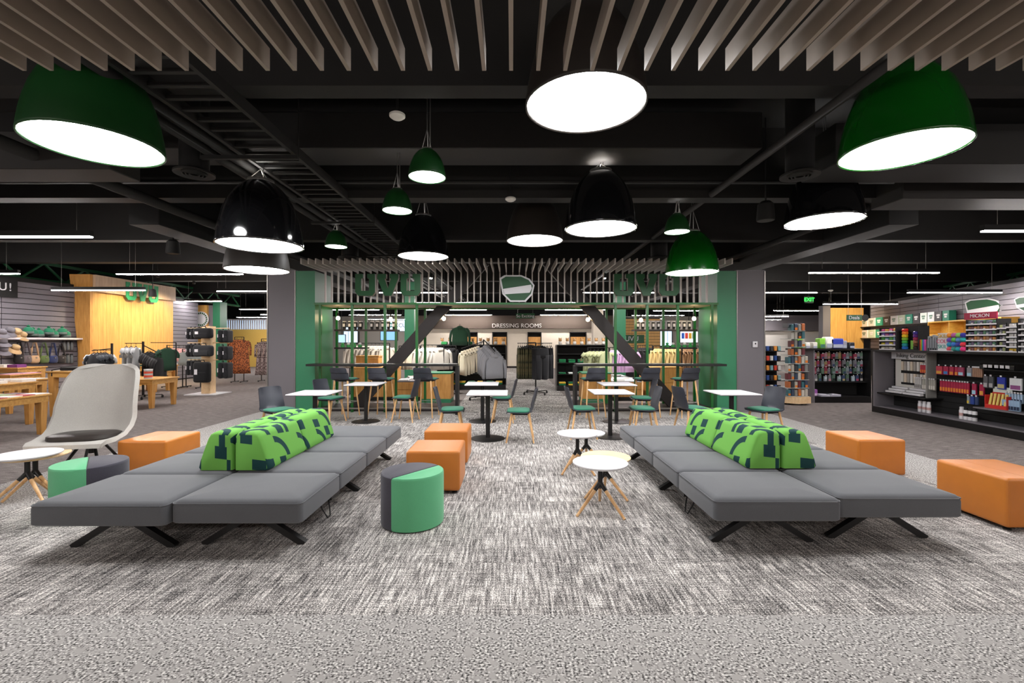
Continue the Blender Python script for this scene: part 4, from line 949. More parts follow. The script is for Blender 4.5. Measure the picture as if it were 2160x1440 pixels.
for px, c, lab in ((40, '#242224', 'black'), (56, '#5d5356', 'taupe'), (73, '#b79574', 'tan'), (93, '#56663a', 'olive'), (112, '#2a3358', 'navy blue'), (129, '#2a2526', 'charcoal')):
    p = wall_pos(px, 757, .13); t = thing('shoulder_bag', lab+' shoulder bag hanging on the slat wall', 'bag', p, R(90))
    b_ = ring_body([(.1, .1, .03), (.08, .12, .045), (0, .14, .06), (-.08, .13, .06), (-.12, .09, .045)], 16, 0); part('pouch', b_, fab(c), t, smooth=True)
    part('strap', MB().tube([(-.11, 0, .08), (-.07, 0, .3), (-.03, 0, .46), (.03, 0, .46), (.07, 0, .3), (.11, 0, .08)], .022, 8), fab(c), t, smooth=True); part('clasp', MB().box(-.02, .02, -.07, -.05, .02, .05), M['metal'], t)
for r_, py in enumerate((730, 757)):
    for k, px in enumerate((135, 143, 151)):
        t = thing('flask', 'grey steel flask hanging beside the charcoal bag', 'bottle', wall_pos(px, py, .055), 0, 'grey flasks on the slat wall')
        part('bottle', MB().lathe([(.045, -.12), (.05, -.1), (.05, .06), (.03, .1), (.03, .12)], 12), pc('#55585a', .35), t, smooth='auto'); part('cap', MB().lathe([(.034, .12), (.034, .16)], 12), M['black'], t)
t = thing('wall_sign', 'black board with the white letters U! above the hats', 'sign', wall_pos(-18, 602, .1), R(90)); part('board', MB().box(-.9, .62, 0, .03, -.26, .26), M['black'], t); letter('U', .3, .01, M['white'], t, (.25, -.01, 0)); letter('!', .3, .01, M['white'], t, (.43, -.01, 0))
# oak tables
def oak_table(x0, x1, y0, y1, z, label):
    t = thing('display_table', label, 'table', ((x0+x1)/2, (y0+y1)/2, 0)); w, d = (x1-x0)/2, (y1-y0)/2
    part('table_top', MB().box(-w-.03, w+.03, -d-.03, d+.03, z-.03, z), M['oakh'], t, bevel=.004, bseg=1)
    part('apron', MB().box(-w+.02, w-.02, -d, -d+.03, z-.13, z-.03).box(-w+.02, w-.02, d-.03, d, z-.13, z-.03).box(-w, -w+.03, -d, d, z-.13, z-.03).box(w-.03, w, -d, d, z-.13, z-.03), M['oakh'], t)
    for sx in (-1, 1):
        for sy in (-1, 1):
            x, y = sx*(w-.06), sy*(d-.06); part('leg', MB().bar((x, y, z-.03), (x, y, 0), .12, .12, up=(0, 1, 0), w2=.075, h2=.075), M['ash'] if 0 else M['oak'], t)
    return t
T_ = ((-9.3, -7.82, 6.85, 7.68, .67, 'front oak display table of magazines beside the lounge chair'), (-10.3, -9.0, 7.9, 8.6, .80, 'taller oak table behind the magazine table with white boxes'),
 (-12.0, -10.72, 9.7, 10.5, .70, 'oak table with pale leaflets in front of the hat wall'), (-13.0, -11.8, 10.7, 11.4, .76, 'oak table of pink and black folders near the hat wall'),
 (-13.2, -12.6, 11.6, 12.3, .88, 'small tall oak table right under the hats'), (-9.55, -8.3, 9.36, 10.05, .94, 'tall oak table with black bags beside the lounge chair'),
 (-9.6, -8.3, 10.5, 11.3, .68, 'oak table holding a printed tin'), (-12.2, -10.8, 13.7, 14.7, .80, 'large oak table of nested pair by the sign wall'),
 (-11.6, -10.86, 13.85, 14.5, .62, 'small oak table nested under a larger one by the sign wall'))
for a in T_: oak_table(*a)
def flat_goods(tb, n, cols, label, cat, name, h=.012):
    x0, x1, y0, y1, z, _ = tb
    for k in range(n):
        m = pc(cols[k % len(cols)]); w = .24
        tag(link(name, MB().box(-.14, .14, -.11, .11, 0, h).mesh(name, m, bevel=.003, bseg=1), None, (x1-.16-(k % 2)*.34, y0+.13+(k//2)*(y1-y0-.2)/max(1, (n-1)//2), z), R(rnd.uniform(-12, 12))), label, cat, label+' group')
flat_goods(T_[0], 8, ('#a12a35', '#7c8f5a', '#d8d4d0', '#5a2030'), 'thin magazine on the front oak table', 'magazine', 'magazine')
flat_goods(T_[1], 4, ('#e4e0dc', '#d8d2cf'), 'white flat box on the taller oak table', 'box', 'flat_box', .05)
flat_goods(T_[2], 6, ('#e6e0da', '#cfa6a6'), 'pale leaflet on the oak table before the hat wall', 'leaflet', 'leaflet')
flat_goods(T_[3], 6, ('#d9a0ac', '#26262a'), 'pink or black folder on the oak table near hats', 'folder', 'folder', .02)
flat_goods(T_[4], 2, ('#7a3a7c', '#e4e0dc'), 'purple or white bundle on the small tall table', 'bundle', 'bundle', .08)
flat_goods(T_[7], 4, ('#dcd8d2', '#2f4a3a'), 'folded shirt on the large table by the sign wall', 'shirt', 'folded_shirt', .05)
for k in range(2):
    t = thing('laptop_bag', 'flat black laptop bag on the tall oak table', 'bag', (-8.75-.5*k, 9.68, .94), R(8*k), 'black laptop bags'); part('body', MB().box(-.22, .22, -.15, .15, 0, .07), fab('#1d1c1e'), t, bevel=.02); part('strap', MB().tube([(-.2, -.15, .05), (-.26, -.28, .02), (-.25, -.3, -.1)], .012, 6), fab('#1d1c1e'), t)
t = thing('printed_tin', 'round tin with a colourful print on an oak table', 'tin', (-8.55, 10.7, .68)); part('can', MB().lathe([(.085, 0), (.085, .2)], 20), pc('#a9b3b8', .3), t, smooth='auto'); part('print_band', MB().lathe([(.0865, .03), (.0865, .08)], 20, caps=False).lathe([(.0865, .12), (.0865, .17)], 20, caps=False), pc('#c9503a'), t, smooth='auto'); part('lid', MB().lathe([(.088, .2), (.088, .22)], 20), M['white'], t)
# racks on the apparel side
rack_with((-10.9, 12.4, 0), ((180, 1.32, 0, .5, 'tee', fab('#d6d6d4'), 5, 'white shirt on the rack before the sign wall', 'white shirts before the sign wall'), (250, 1.36, .05, .45, 'tee', fab('#30343a'), 4, 'slate shirt on the rack before the sign wall', 'slate shirts before the sign wall')), 'black clothes rack of white shirts before the sign wall', 1.5)
rack_with((-10.05, 12.4, 0), ((0, 1.45, .25, .5, 'tee', fab('#1b191b'), 7, 'black printed shirt on the sloping rack before the sign wall', 'black shirts before the sign wall'), (200, 1.5, 0, .4, 'tee', fab('#a3a5a6'), 3, 'light grey shirt on the rack before the sign wall', 'grey shirts before the sign wall')), 'black clothes rack of black shirts before the sign wall', 1.55)
garment('tee', fab('#22402f'), (-9.55, 12.6, 1.42), R(70), 'dark green shirt hanging alone before the sign wall', None)
tag(part('hanging_bar', MB().bar((-10.0, 12.6, 1.52), (-9.3, 12.6, 1.52), .018).box(-9.31, -9.29, 12.59, 12.61, 0, 1.52), M['steel']), 'slim black hanging bar for the lone green shirt', 'bar')
rail(-11.75, -11.1, 15.5, 1.42, 'tank', fab('#e0aeb0'), 4, 15, 'pink top on the rail beside the sign wall', 'pink tops', 'black garment rail of pink tops beside the sign wall')
rail(-11.0, -10.4, 15.2, 1.3, 'tank', fab('#858b8a'), 3, 10, 'grey tank top on the rail beside the pink tops', 'grey tank tops', 'black garment rail of grey tank tops')

def spotted(name, a, b, sc_):
    N = NT(name); co = N.n('ShaderNodeTexCoord').outputs['Object']; N.l(N.ramp(N.noise(co, sc_, 2), [(.47, lin(a)), (.53, lin(b))]), N.b.inputs['Base Color']); N.b.inputs['Roughness'].default_value = .9; return N.m
dr = spotted('rust_print', '#b0663a', '#5a2f1c', 26); rail(-10.6, -10.25, 17.4, 1.72, 'dress', dr, 2, 8, 'rust patterned dress on the rail behind the backpacks', 'rust dresses', 'black garment rail of rust dresses')
rail(-9.8, -9.3, 17.8, 1.65, 'dress', spotted('mauve_print', '#a4928e', '#5c4a4a', 24), 3, 45, 'mauve patterned dress on the rail beside the rust dresses', 'mauve dresses', 'black garment rail of mauve dresses')
bs = thing('backpack_stand', 'wooden post stand with pegs on a pale base plate', 'display stand', (-9.0, 13.5, 0))
part('base_plate', MB().box(-.45, .45, -.4, .4, 0, .02), M['white'], bs); part('post', MB().box(-.13, .13, -.13, .13, .02, 2.0), M['birch'], bs)
for z in (1.05, 1.55, 1.98):
    for s in (-1, 1): part('peg', MB().tube([(0, 0, z-.04), (s*.62, 0, z-.04)], .014, 8), M['birch'], bs)
    part('front_peg', MB().tube([(0, -.1, z-.04), (0, -.3, z-.04)], .02, 8), M['birch'], bs)
def bag(x, y, z, w, h, d, c, lab, grp=None, name='backpack', rot=0):
    t = thing(name, lab, 'bag', (x, y, z), rot, grp)
    part('body', MB().box(-w/2, w/2, -d/2, d/2, 0, h), fab(c), t, bevel=min(w, h, d)*.45, bseg=4); part('pocket', MB().box(-w*.36, w*.36, -d/2-.03, -d/2+.02, h*.08, h*.5), fab(c), t, bevel=.02)
    part('tag_card', MB().box(-w*.3, -w*.12, -d/2-.04, -d/2-.032, h*.4, h*.65), M['white'], t); part('handle', MB().tube([(-w*.15, 0, h-.01), (-w*.1, 0, h+.05), (w*.1, 0, h+.05), (w*.15, 0, h-.01)], .012, 6), fab(c), t, smooth=True)
bag(-8.95, 13.2, 1.64, .52, .3, .2, '#17171a', 'black duffel bag on the top peg of the wooden stand', name='duffel_bag'); bag(-8.95, 13.2, 1.12, .55, .32, .2, '#27282b', 'dark grey duffel bag on the middle peg of the wooden stand', name='duffel_bag'); bag(-8.97, 13.18, .36, .46, .6, .2, '#121214', 'large black backpack on the lowest front peg of the wooden stand')
for z, h, tier in ((1.62, .32, 'upper'), (1.1, .36, 'middle'), (.56, .42, 'lower')):
    for k in range(3): bag(-9.28-.12*k, 13.5, z, .09, h, .3, '#1a1a1d', 'slim black bag seen edge on, %s side peg of the wooden stand' % tier, 'slim bags on the %s peg' % tier)
    for k in range(2): bag(-8.58+.16*k, 13.5, z-.1, .13, h+.05, .32, '#202024', 'black bag on the other %s peg of the wooden stand' % tier, 'bags on the other %s peg' % tier)
t = drawer_unit(-7.6, -7.1, 14.6, 15.2, 1.0, 'black cabinet with a wooden top beside the grey pillar', 'black', top='birch', drawers=0); bag(-7.3, 14.8, 1.0, .3, .4, .2, '#1a1a1c', 'black bag standing on the black cabinet'); bag(-7.35, 14.85, 1.45, .3, .45, .2, '#232326', 'black rucksack hung above the black cabinet')
tag(part('hook_post', MB().box(-7.36, -7.34, 15.0, 15.02, 1.0, 1.97).bar((-7.35, 15.0, 1.95), (-7.35, 14.84, 1.95), .015), M['steel']), 'slim black hook post above the black cabinet', 'post')
# ---------------- supplies side
GX = 7.97
g1 = thing('supply_shelf', 'long black supply shelf with a grey side panel facing the sofa', 'shelf', (GX, 8.0, 0))
part('plinth', MB().box(0, .45, -2.6, 2.05, 0, .13), M['steel'], g1); part('base_shelf', MB().box(0, .45, -2.6, 2.05, .13, .15), M['gsheet'], g1)
for k in range(10): part('back_slat', MB().box(.42, .45, -2.6, 2.05, .16+k*.117, .27+k*.117), M['black'], g1)
part('back_panel', MB().box(.45, .47, -2.6, 2.05, .15, 1.35), M['steel'], g1)
part('side_panel', MB().box(0, .45, 2.0, 2.05, .15, 1.33), M['gsheet'], g1); part('side_face', MB().box(0, .47, 2.05, 2.08, 0, 1.36), M['steel'], g1)
part('divider', MB().box(0, .45, -1.28, -1.25, .15, 1.33), M['steel'], g1)
part('top_board', MB().box(-.02, .9, -2.6, 2.08, 1.33, 1.37), M['steel'], g1)
part('pen_shelf', MB().box(.05, .45, .85, 2.0, .42, .44), M['steel'], g1); part('lower_shelf', MB().box(.03, .45, -1.25, -.1, .40, .42), M['gsheet'], g1); part('bin_shelf', MB().box(.1, .45, -1.25, -.2, 1.06, 1.075), M['steel'], g1)
PK = {}
def pack(loc, w, h, d, c, label, cat, group, face='x', c2=None, name='product_pack', tab=True):
    """card of goods; face 'x' looks to -x, face 'y' looks to -y"""
    k = (round(w, 3), round(h, 3), d, c, c2, tab)
    if k not in PK:
        b = MB().box(-w/2, w/2, 0, d, 0, h).mesh('pack_body', pc(c), bevel=min(w, h, d)*.12, bseg=1)
        q = MB().box(-w*.4, w*.4, -.003, 0, h*.08, h*.42).mesh('printed_band', pc(c2)) if c2 else None
        tb_ = MB().box(-.015, .015, -.004, .0, h+.004, h+.03).mesh('price_tab', M['white']) if tab else None
        PK[k] = (b, q, tb_)
    b, q, tb_ = PK[k]
    o = tag(link(name, b, None, loc, R(-90) if face == 'x' else (0 if face == 'y' else face)), label, cat, group)
    if q: link('printed_band', q, o)
    if tb_: link('price_tab', tb_, o)
    return o
def ypx(px, X): return X*960/(px-1080)
def hook_row(items, z, h, row, X=8.2):
    for cx, w, c, c2, nm in items:
        px = 1830+cx*.1528; y = ypx(px, X); wy = w*.1528*y*y/(960*X)
        pack((X, y, z-h/2), wy, h, .03, c, '%s on the %s hooks of the long shelf' % (nm, row), 'pack', '%ss on the %s hooks' % (nm, row), c2=c2)
        tag(link('display_hook', hook_me, None, (X+.01, y, z+h/2+.02)), 'steel hook on the %s row of the long supply shelf' % row, 'hook', 'hooks of the %s row' % row)
hook_me = MB().bar((0, 0, 0), (.215, 0, 0), .006).mesh('display_hook', M['metal'])
hook_row([(735+28*k, 24, '#b3283c', '#d8742a', 'red and orange marker pack') for k in range(4)]+[(985, 84, '#b5324a', '#d9a03c', 'orange framed pencil set'), (1076, 66, '#a81d44', '#3b7fc4', 'crimson and blue marker set')]
    +[(1155, 60, '#a81d44', '#d9862e', 'crimson and orange marker set'), (1222, 44, '#a81d44', '#d9862e', 'crimson and orange marker set'), (1285, 76, '#9d3a5c', '#a9d0e4', 'pale blue fronted pencil set'), (1400, 66, '#8f8a90', '#a9d0e4', 'grey and pale blue pencil set')]
    +[(1455+28*k, 22, '#a37c66', None, 'tan pencil pack') for k in range(5)], 1.0, .16, 'upper')
hook_row([(655+24*k, 20, '#bdbab8', '#7d7a78', 'white pen pack') for k in range(4)]+[(765+30*k, 24, '#a5a298', '#d0ccc4', 'grey brush pen pack') for k in range(6)]+[(1012+37*k, 32, '#a81440', '#e0862a', 'crimson marker tube') for k in range(11)]
    +[(1465, 60, '#a01844', '#9fc9e0', 'crimson card with pale blue window'), (1570, 60, '#a01844', '#d99a3c', 'crimson card with orange window')], .70, .2, 'lower')
hook_row([(1385, 30, '#8f9aa4', '#d8b83a', 'small grey and yellow pack'), (1440, 50, '#24418c', None, 'small blue pack'), (1500, 40, '#2c3e66', None, 'small navy pack')], .5, .14, 'lowest')
hook_row([(1625, 60, '#5c5a5e', '#a9a6a8', 'clear pencil case'), (1700, 60, '#4a4c50', '#a9a6a8', 'clear pencil case'), (1840, 110, '#24349a', '#b8ae7a', 'large royal blue marker set'), (2040, 170, '#d8dadc', '#8a4a80', 'wide white marker set with colourful print')], .85, .2, 'right hand')
hook_row([(1910+42*k, 30, '#9db4cc', '#20304c', 'pale blue pen pack') for k in range(6)], .62, .15, 'far upper')
for k in range(6):
    y = ypx(1830+(1910+42*k)*.1528, 8.2); pack((8.15, y, .42), .045, .17, .03, '#8ea8c4', 'pale blue pen pack standing on the lower shelf', 'pack', 'pale blue packs on the shelf', c2='#1c2a44', tab=False)
rb = thing('pen_display', 'red counter box of yellow pens on the lower shelf', 'display box', (8.12, ypx(1830+1765*.1528, 8.12), .42))
part('box', MB().box(0, .14, -.17, .17, 0, .06).box(.13, .14, -.17, .17, 0, .27).box(0, .14, -.175, -.165, 0, .22).box(0, .14, .165, .175, 0, .22), pc('#c22a24'), rb); part('header_card', MB().box(.12, .13, -.15, .15, .27, .36), pc('#d2dad4'), rb)
for k in range(5): part('pen', MB().tube([(.03, -.12+.06*k, .05), (.07, -.12+.06*k, .25)], .018, 8), pc('#d8bd62'), rb)
for k in range(5):
    y = ypx(1830+(1690+(78 if k > 1 else 70)*k)*.1528, 8.2); t = thing('wire_bin', 'small wire bin with a white price card on the top inner shelf', 'bin', (8.12, y, 1.075), 0, 'wire bins on the inner shelf')
    part('basket', MB().box(0, .2, -.1, -.095, 0, .1).box(0, .2, .095, .1, 0, .1).box(0, .005, -.1, .1, 0, .07).box(.195, .2, -.1, .1, 0, .1).box(0, .2, -.1, .1, 0, .005), M['duct'], t); part('price_card', MB().box(-.006, -.001, -.03, .03, .03, .08), M['white'], t); part('contents', MB().box(.02, .18, -.08, .08, .006, .08), pc('#6a645c'), t, bevel=.02)
for grp, cx0, n, dark in (('by the inking display', 725, 3, False), ('under the lower shelf', 1280, 4, True)):
    for k in range(n):
        y = ypx(1830+(cx0+60*k+(20 if dark else 0))*.1528, 8.15); t = thing('spray_can', ('black capped white' if dark and k else 'white')+' spray can on the base shelf '+grp, 'spray can', (8.15, y, .15), 0, 'spray cans '+grp)
        part('can', MB().lathe([(.034, 0), (.036, .01), (.036, .16), (.025, .175)], 16), M['white'], t, smooth='auto'); part('cap', MB().lathe([(.03, .172), (.03, .215), (.02, .22)], 16), M['black'] if dark and k else M['white'], t, smooth='auto'); part('label_band', MB().lathe([(.0366, .06), (.0366, .11)], 16, caps=False), M['black'] if dark and k else pc('#b8908c'), t, smooth='auto')
# inking display
ik = thing('inking_display', 'white pen display with the header Inking Center in the supply shelf', 'display', (8.3, 9.42, .44))
part('back_board', MB().box(.06, .09, -.42, .5, 0, .88), M['wpaint'], ik); part('header', MB().box(-.03, .06, -.42, .5, .74, .88), M['white'], ik); part('dark_panel', MB().box(.045, .06, -.2, .34, .2, .72), M['black'], ik)
letter('Inking Center', .125, .004, pc('#262626'), ik, (-.035, .02, .81), R(-90)); part('side_board', MB().box(-.13, .06, -.46, -.43, 0, .88), pc('#8d8b88'), ik)
for r_, z in ((0, .5), (1, .25)):
    for k in range(9): part('pen_card', MB().box(.0, .04, -.36+.075*k, -.31+.075*k, z, z+.19), pc(('#dedad4', '#a9a39c', '#d9c9b4')[(k+r_) % 3]), ik)
for r_ in range(3):
    for s in range(2): part('tray', MB().box(-.2+.07*r_, -.12+.07*r_, -.38+.44*s, .02+.44*s, .02+.045*r_, .06+.045*r_), M['white'], ik, bevel=.004, bseg=1)
# displays standing on the shelf top
def tier_rack(cx0, cx1, ztop, tiers, n, cols, label, gl, X=8.2, header=None):
    y1, y0 = ypx(1830+cx0*.1528, X), ypx(1830+cx1*.1528, X); w = (y1-y0)/2; yc = (y0+y1)/2
    t = thing('tier_display', label, 'display rack', (X, yc, 1.37)); h = ztop-1.37
    part('back', MB().box(.22, .24, -w, w, 0, h), M['black'], t)
    for s in (-1, 1): part('side', MB().box(0, .24, s*w-.008, s*w+.008, 0, h), M['black'], t)
    step = h/tiers
    for k in range(tiers): part('shelf', MB().box(0, .22, -w, w, k*step, k*step+.012), M['steel'], t); part('price_strip', MB().box(-.008, 0, -w, w, k*step-.005, k*step+.02), M['white'], t)
    if header: hd = part('header', MB().box(-.02, .0, -w-.02, w+.02, h, h+.12), pc(header[0]), t); letter(header[1], .085, .004, M['white'], hd, (-.025, 0, h+.06), R(-90))
    for k in range(tiers):
        for q in range(n):
            c = cols(k, q); ww = 2*w/n*.86
            pack((X+.03, yc+w-(q+.5)*2*w/n, 1.37+k*step+.013), ww, step*rnd.uniform(.5, .72), .12, c, 'small coloured pack on the '+gl, 'pack', 'packs on the '+gl, tab=False, c2='#e2deda' if (q+k) % 3 == 0 else None)
rainbow = ('#c9a81e', '#4aa84a', '#6a58b4', '#c94a88', '#d8a83a')
tier_rack(165, 385, 1.85, 5, 4, lambda k, q: (('#b8b0a0', '#8f8a84'), ('#c9b428', '#8a7ab0'), ('#4aa040', '#7aa8c0'), ('#6a58a8', '#b85a90'), ('#cc4a84', '#d9a04a'))[k][q % 2], 'black tiered stand of bright pens at the far end of the shelf top', 'tiered stand of bright pens')
tier_rack(1362, 1782, 1.94, 6, 10, lambda k, q: ('#a87a58', '#5a8a6a', '#8a5a5a', '#7a8a98', '#c98a48', '#6a5a78')[(k*3+q*2) % 6], 'tall black tiered stand with a crimson header', 'tiered stand with the crimson header', header=('#a32142', 'MICRON'))
tier_rack(1790, 1915, 1.86, 5, 3, lambda k, q: ('#8a8a92', '#a8b078', '#6a6470')[(k+q) % 3], 'narrow black tiered stand beside the crimson headed one', 'narrow stand beside the crimson headed one')
tier_rack(1920, 2060, 1.86, 6, 2, lambda k, q: '#c9c6c4' if k else '#d8b040', 'narrow stand of white packs on the shelf top', 'narrow stand of white packs')
tier_rack(2085, 2240, 1.92, 6, 4, lambda k, q: ('#77747a', '#a8a6a8', '#4a484c')[(k+q) % 3], 'stand of grey packs at the near end of the shelf top', 'stand of grey packs')
bx = thing('ink_display', 'black boxed display with a rainbow column of jars', 'display rack', (8.2, ypx(1830+545*.1528, 8.2), 1.37)); w = .26
part('back', MB().box(.2, .22, -w, w, 0, .5), M['black'], bx); part('base', MB().box(0, .2, -w, w, 0, .02), M['black'], bx)
for s in (-1, 1): part('side', MB().box(0, .22, s*w-.008, s*w+.008, 0, .5), M['black'], bx)
for col, y in ((('#2a6ec4', '#2a9aa0', '#3aa84a', '#8ac03a', '#e0c020', '#e87a20', '#d02a20'), .14), (('#2a2020', '#6a4028', '#a87050', '#b0305a', '#6a2a8a', '#4a3aa0'), -.13)):
    for k, c in enumerate(col): part('jar', MB().lathe([(.05, 0), (.055, .015), (.055, .045), (.04, .058)], 14, (.08, y, .02+k*.062)), pc(c, .3), bx, smooth='auto')
part('green_card', MB().box(.1, .12, -.04, .03, .02, .2), pc('#8ac850'), bx)
for k, c in enumerate(('#d83a2a', '#e8a020', '#3aa850', '#3a6ad0', '#8a3aa0', '#e05a9a')):
    pack((8.22, ypx(1830+(722+14*k)*.1528, 8.22), 1.37), .02, .22, .06, c, 'slim bright marker box beside the rainbow jars', 'pack', 'slim marker boxes', tab=False)
for k in range(10):
    pack((8.22+.0, ypx(1830+(820+17*k)*.1528, 8.22), 1.37+.05*(k % 2)), .03, .2+.03*(k % 3), .05, ('#5c5f66', '#8c8f96')[k % 2], 'grey pen box in the row beside the SKILL card', 'pack', 'grey pen boxes', tab=False)
sk = thing('colour_card', 'white counter card with coloured letters SKILL COLOUR SKILL', 'sign', (8.2, ypx(1830+1050*.1528, 8.2), 1.37)); part('card', MB().box(0, .015, -.12, .12, 0, .34), M['white'], sk); part('foot', MB().box(-.12, .06, -.2, .16, 0, .012), M['white'], sk)
for k, (s_, c) in enumerate((('SKILL', '#3a9a90'), ('COLO', '#c24a6a'), ('SKILL', '#c8a02a'))): letter(s_, .1, .004, pc(c), sk, (-.004, 0, .08+.1*k), R(-90))
for k in range(4):
    for q, c in enumerate((('#c84a5a', '#2a8ab0', '#6a48a8', '#e08a30'), ('#3a8a80', '#3a70c0', '#5aa84a', '#b05a9a'), ('#2a9aa8', '#3a3a90', '#5a8ac0', '#8ac060'), ('#d83a7a', '#c83040', '#2aa0a0', '#3a3a9a'))[k]):
        y = ypx(1830+(1130+62*k)*.1528, 8.2); t = thing('yarn_ball', 'bright coloured yarn cake stacked beside the SKILL card', 'yarn', (8.22, y, 1.37+q*.085), 0, 'yarn cakes on the shelf top')
        part('wool', MB().lathe([(.03, 0), (.055, .02), (.058, .045), (.04, .08), (.01, .083)], 12), fab(c), t, smooth=True); part('core', MB().lathe([(.012, .078), (.012, .086)], 8), M['white'], t)
# the display wall: boxes on shelves, emblem, yellow shelf
def rw_at(px, py, off=.0):
    k = (px-1080)/960; d = (12.6-.2927*8)/(k-.2927); t_ = (d-8)/math.cos(RWA)
    return t_, RW(t_, off, H-(py-720)*d/960)
cols = ('#e6e4e0', '#d8d6d2', '#22967a', '#3a3a40', '#e6e4e0', '#c8d4bc', '#22967a', '#3a3a40', '#dfe6de', '#e4e4e4', '#3a3a40', '#1a7c62')
for r_, (py, n) in enumerate(((690, 12), (713, 9))):
    pxs = [1828+k*16.2 for k in range(n)]
    t0, p0 = rw_at(1820, py, .2); t1, p1 = rw_at(1828+n*16.2, py, .2)
    s_ = thing('wall_shelf', ('upper' if r_ == 0 else 'lower')+' thin shelf of boxed shirts on the supplies wall', 'shelf', RW((t0+t1)/2, 0, p0.z), -RWA); L = abs(t0-t1)/2
    part('board', MB().box(-.32, 0, -L, L, -.03, 0), M['steel'], s_); part('bracket', MB().box(-.25, 0, -L, -L+.02, -.1, -.03).box(-.25, 0, L-.02, L, -.1, -.03), M['steel'], s_)
    for k, px in enumerate(pxs):
        t_, _ = rw_at(px+8, py, .2); ta, _ = rw_at(px+.8, py, .2); tb, _ = rw_at(px+15.2, py, .2); c = cols[(k+r_*4) % 12]
        nm = {'#22967a': 'teal', '#1a7c62': 'dark teal', '#3a3a40': 'charcoal', '#c8d4bc': 'pale green'}.get(c, 'white')
        o = thing('gift_box', '%s printed box on the %s shelf of the supplies wall' % (nm, 'upper' if r_ == 0 else 'lower'), 'box', RW(t_, .15, p0.z), -RWA, '%s boxes on the wall shelves' % nm); w = abs(ta-tb)/2
        part('carton', MB().box(-.1, .1, -w, w, 0, .36), pc(c), o, bevel=.004, bseg=1); part('print_mark', MB().box(-.104, -.1, -w*.5, w*.5, .2, .26).box(-.104, -.1, -w*.35, w*.35, .13, .18), pc('#e8e8e8' if nm != 'white' else '#6a8a78'), o)
t_, p = rw_at(2086, 651, .12); plaque('emblem_sign', 'white edged green emblem board above the crimson headed stand', p, 1.05, .62, -math.pi/2-RWA+.35)
t_, p = rw_at(2188, 640, .12); plaque('emblem_sign', 'white edged green emblem board at the near end of the supplies wall', p, .75, .4, -math.pi/2-RWA+.35)
ta, pa = rw_at(1987, 690, 0); tb, pb = rw_at(2151, 690, 0); s_ = thing('cubby_shelf', 'bright yellow wooden cubby shelf on the supplies wall', 'shelf', RW((ta+tb)/2, 0, 1.75), -RWA); L = abs(ta-tb)/2; yw = wood('yellow_ply', '#cf9a3a', '#e6b955', (2, 6, 6))
part('top', MB().box(-.4, 0, -L, L, .44, .48), yw, s_); part('bottom', MB().box(-.4, 0, -L, L, 0, .04), yw, s_); part('back', MB().box(-.03, -.01, -L, L, .04, .44), yw, s_)
for q in (-1, -.33, .33, 1): part('partition', MB().box(-.4, -.03, q*L-.015, q*L+.015, .04, .44), yw, s_)
# second gondola, notebook tower, rear goods
g2 = thing('supply_shelf', 'black supply shelf crowded with small stationery beside the notebook tower', 'shelf', (8.35, 11.75, 0))
part('plinth', MB().box(-.7, .7, -.25, .3, 0, .16), M['steel'], g2); part('back_panel', MB().box(-.7, .7, .2, .23, .16, 1.32), M['black'], g2); part('side', MB().box(-.73, -.7, -.25, .3, 0, 1.33), M['gsheet'], g2); part('side', MB().box(.7, .73, -.25, .3, 0, 1.33), M['steel'], g2)
part('middle_shelf', MB().box(-.7, .7, -.15, .2, .5, .52), M['steel'], g2); part('top_board', MB().box(-1.1, .73, -.27, .32, 1.33, 1.37), M['steel'], g2)
pal = ('#a8405a', '#c0bcb8', '#44567e', '#8a8a92', '#b8848e', '#2a2c34', '#6a8a78', '#a89468', '#76688a', '#a0b0b8')
for r_, z in enumerate((.53, .72, .90, 1.1)):
    for k in range(15 if r_ else 12):
        pack((7.7+k*(1.3/(14 if r_ else 11)), 11.68+.02*(k % 3), z), .075, .13+.02*((k+r_) % 3), .05, pal[(k*3+r_*7+k//4) % 10], 'small stationery pack on row %s of the crowded shelf' % ('one', 'two', 'three', 'four')[r_], 'pack', 'stationery packs, row %s' % ('one', 'two', 'three', 'four')[r_], face='y', c2=pal[(k+r_*3) % 10])
for k in range(4): tag(link('paper_pad', MB().box(-.15, .15, -.12, .12, 0, .025).mesh('paper_pad', pc('#c8c6d4')), None, (7.95+.2*(k//2), 11.6, .16+.026*(k % 2)), .05*k), 'pale paper pad on the base of the crowded shelf', 'paper pad', 'paper pads')
pack((7.72, 11.58, .16), .12, .17, .1, '#9a5aa8', 'purple box on the base of the crowded shelf', 'box', None, face='y', tab=False, c2='#e2c8e6', name='small_box')
for k, (c, w, h) in enumerate((('#7ac03a', .14, .3), ('#e4e2dc', .12, .16), ('#d8d4cc', .12, .16), ('#7ac03a', .14, .26), ('#e8e6e0', .2, .3), ('#2c3a9a', .34, .26), ('#8a8a96', .12, .2), ('#20242c', .14, .16))):
    pack((7.42+.19*k, 11.7, 1.37), w, h, .2, c, ('lime', 'white', 'cream', 'tall lime', 'large white', 'wide royal blue', 'grey', 'black')[k]+' box on top of the crowded shelf', 'box', None, face='y', tab=False, c2='#3a6a5a' if k in (0, 3) else '#9aa0b0', name='counter_box')
nt = thing('notebook_tower', 'stepped tower of notebooks on a wooden hexagonal base', 'display stand', (6.98, 11.3, 0))
part('base', MB().prism_z([(-.3, -.12), (-.05, -.3), (.3, -.22), (.36, .1), (.0, .3), (-.3, .2)], .04, .2), M['birch'], nt)
for a in range(4): part('castor', MB().lathe([(.025, 0), (.03, .04)], 8, (.22*math.cos(R(90*a+40)), .18*math.sin(R(90*a+40)), 0)), M['black'], nt)
part('spine', MB().box(-.03, .03, -.03, .03, .2, 1.95), M['metal'], nt); part('top_sign', MB().box(-.2, .18, -.12, .1, 1.9, 2.0), pc('#55565e'), nt)
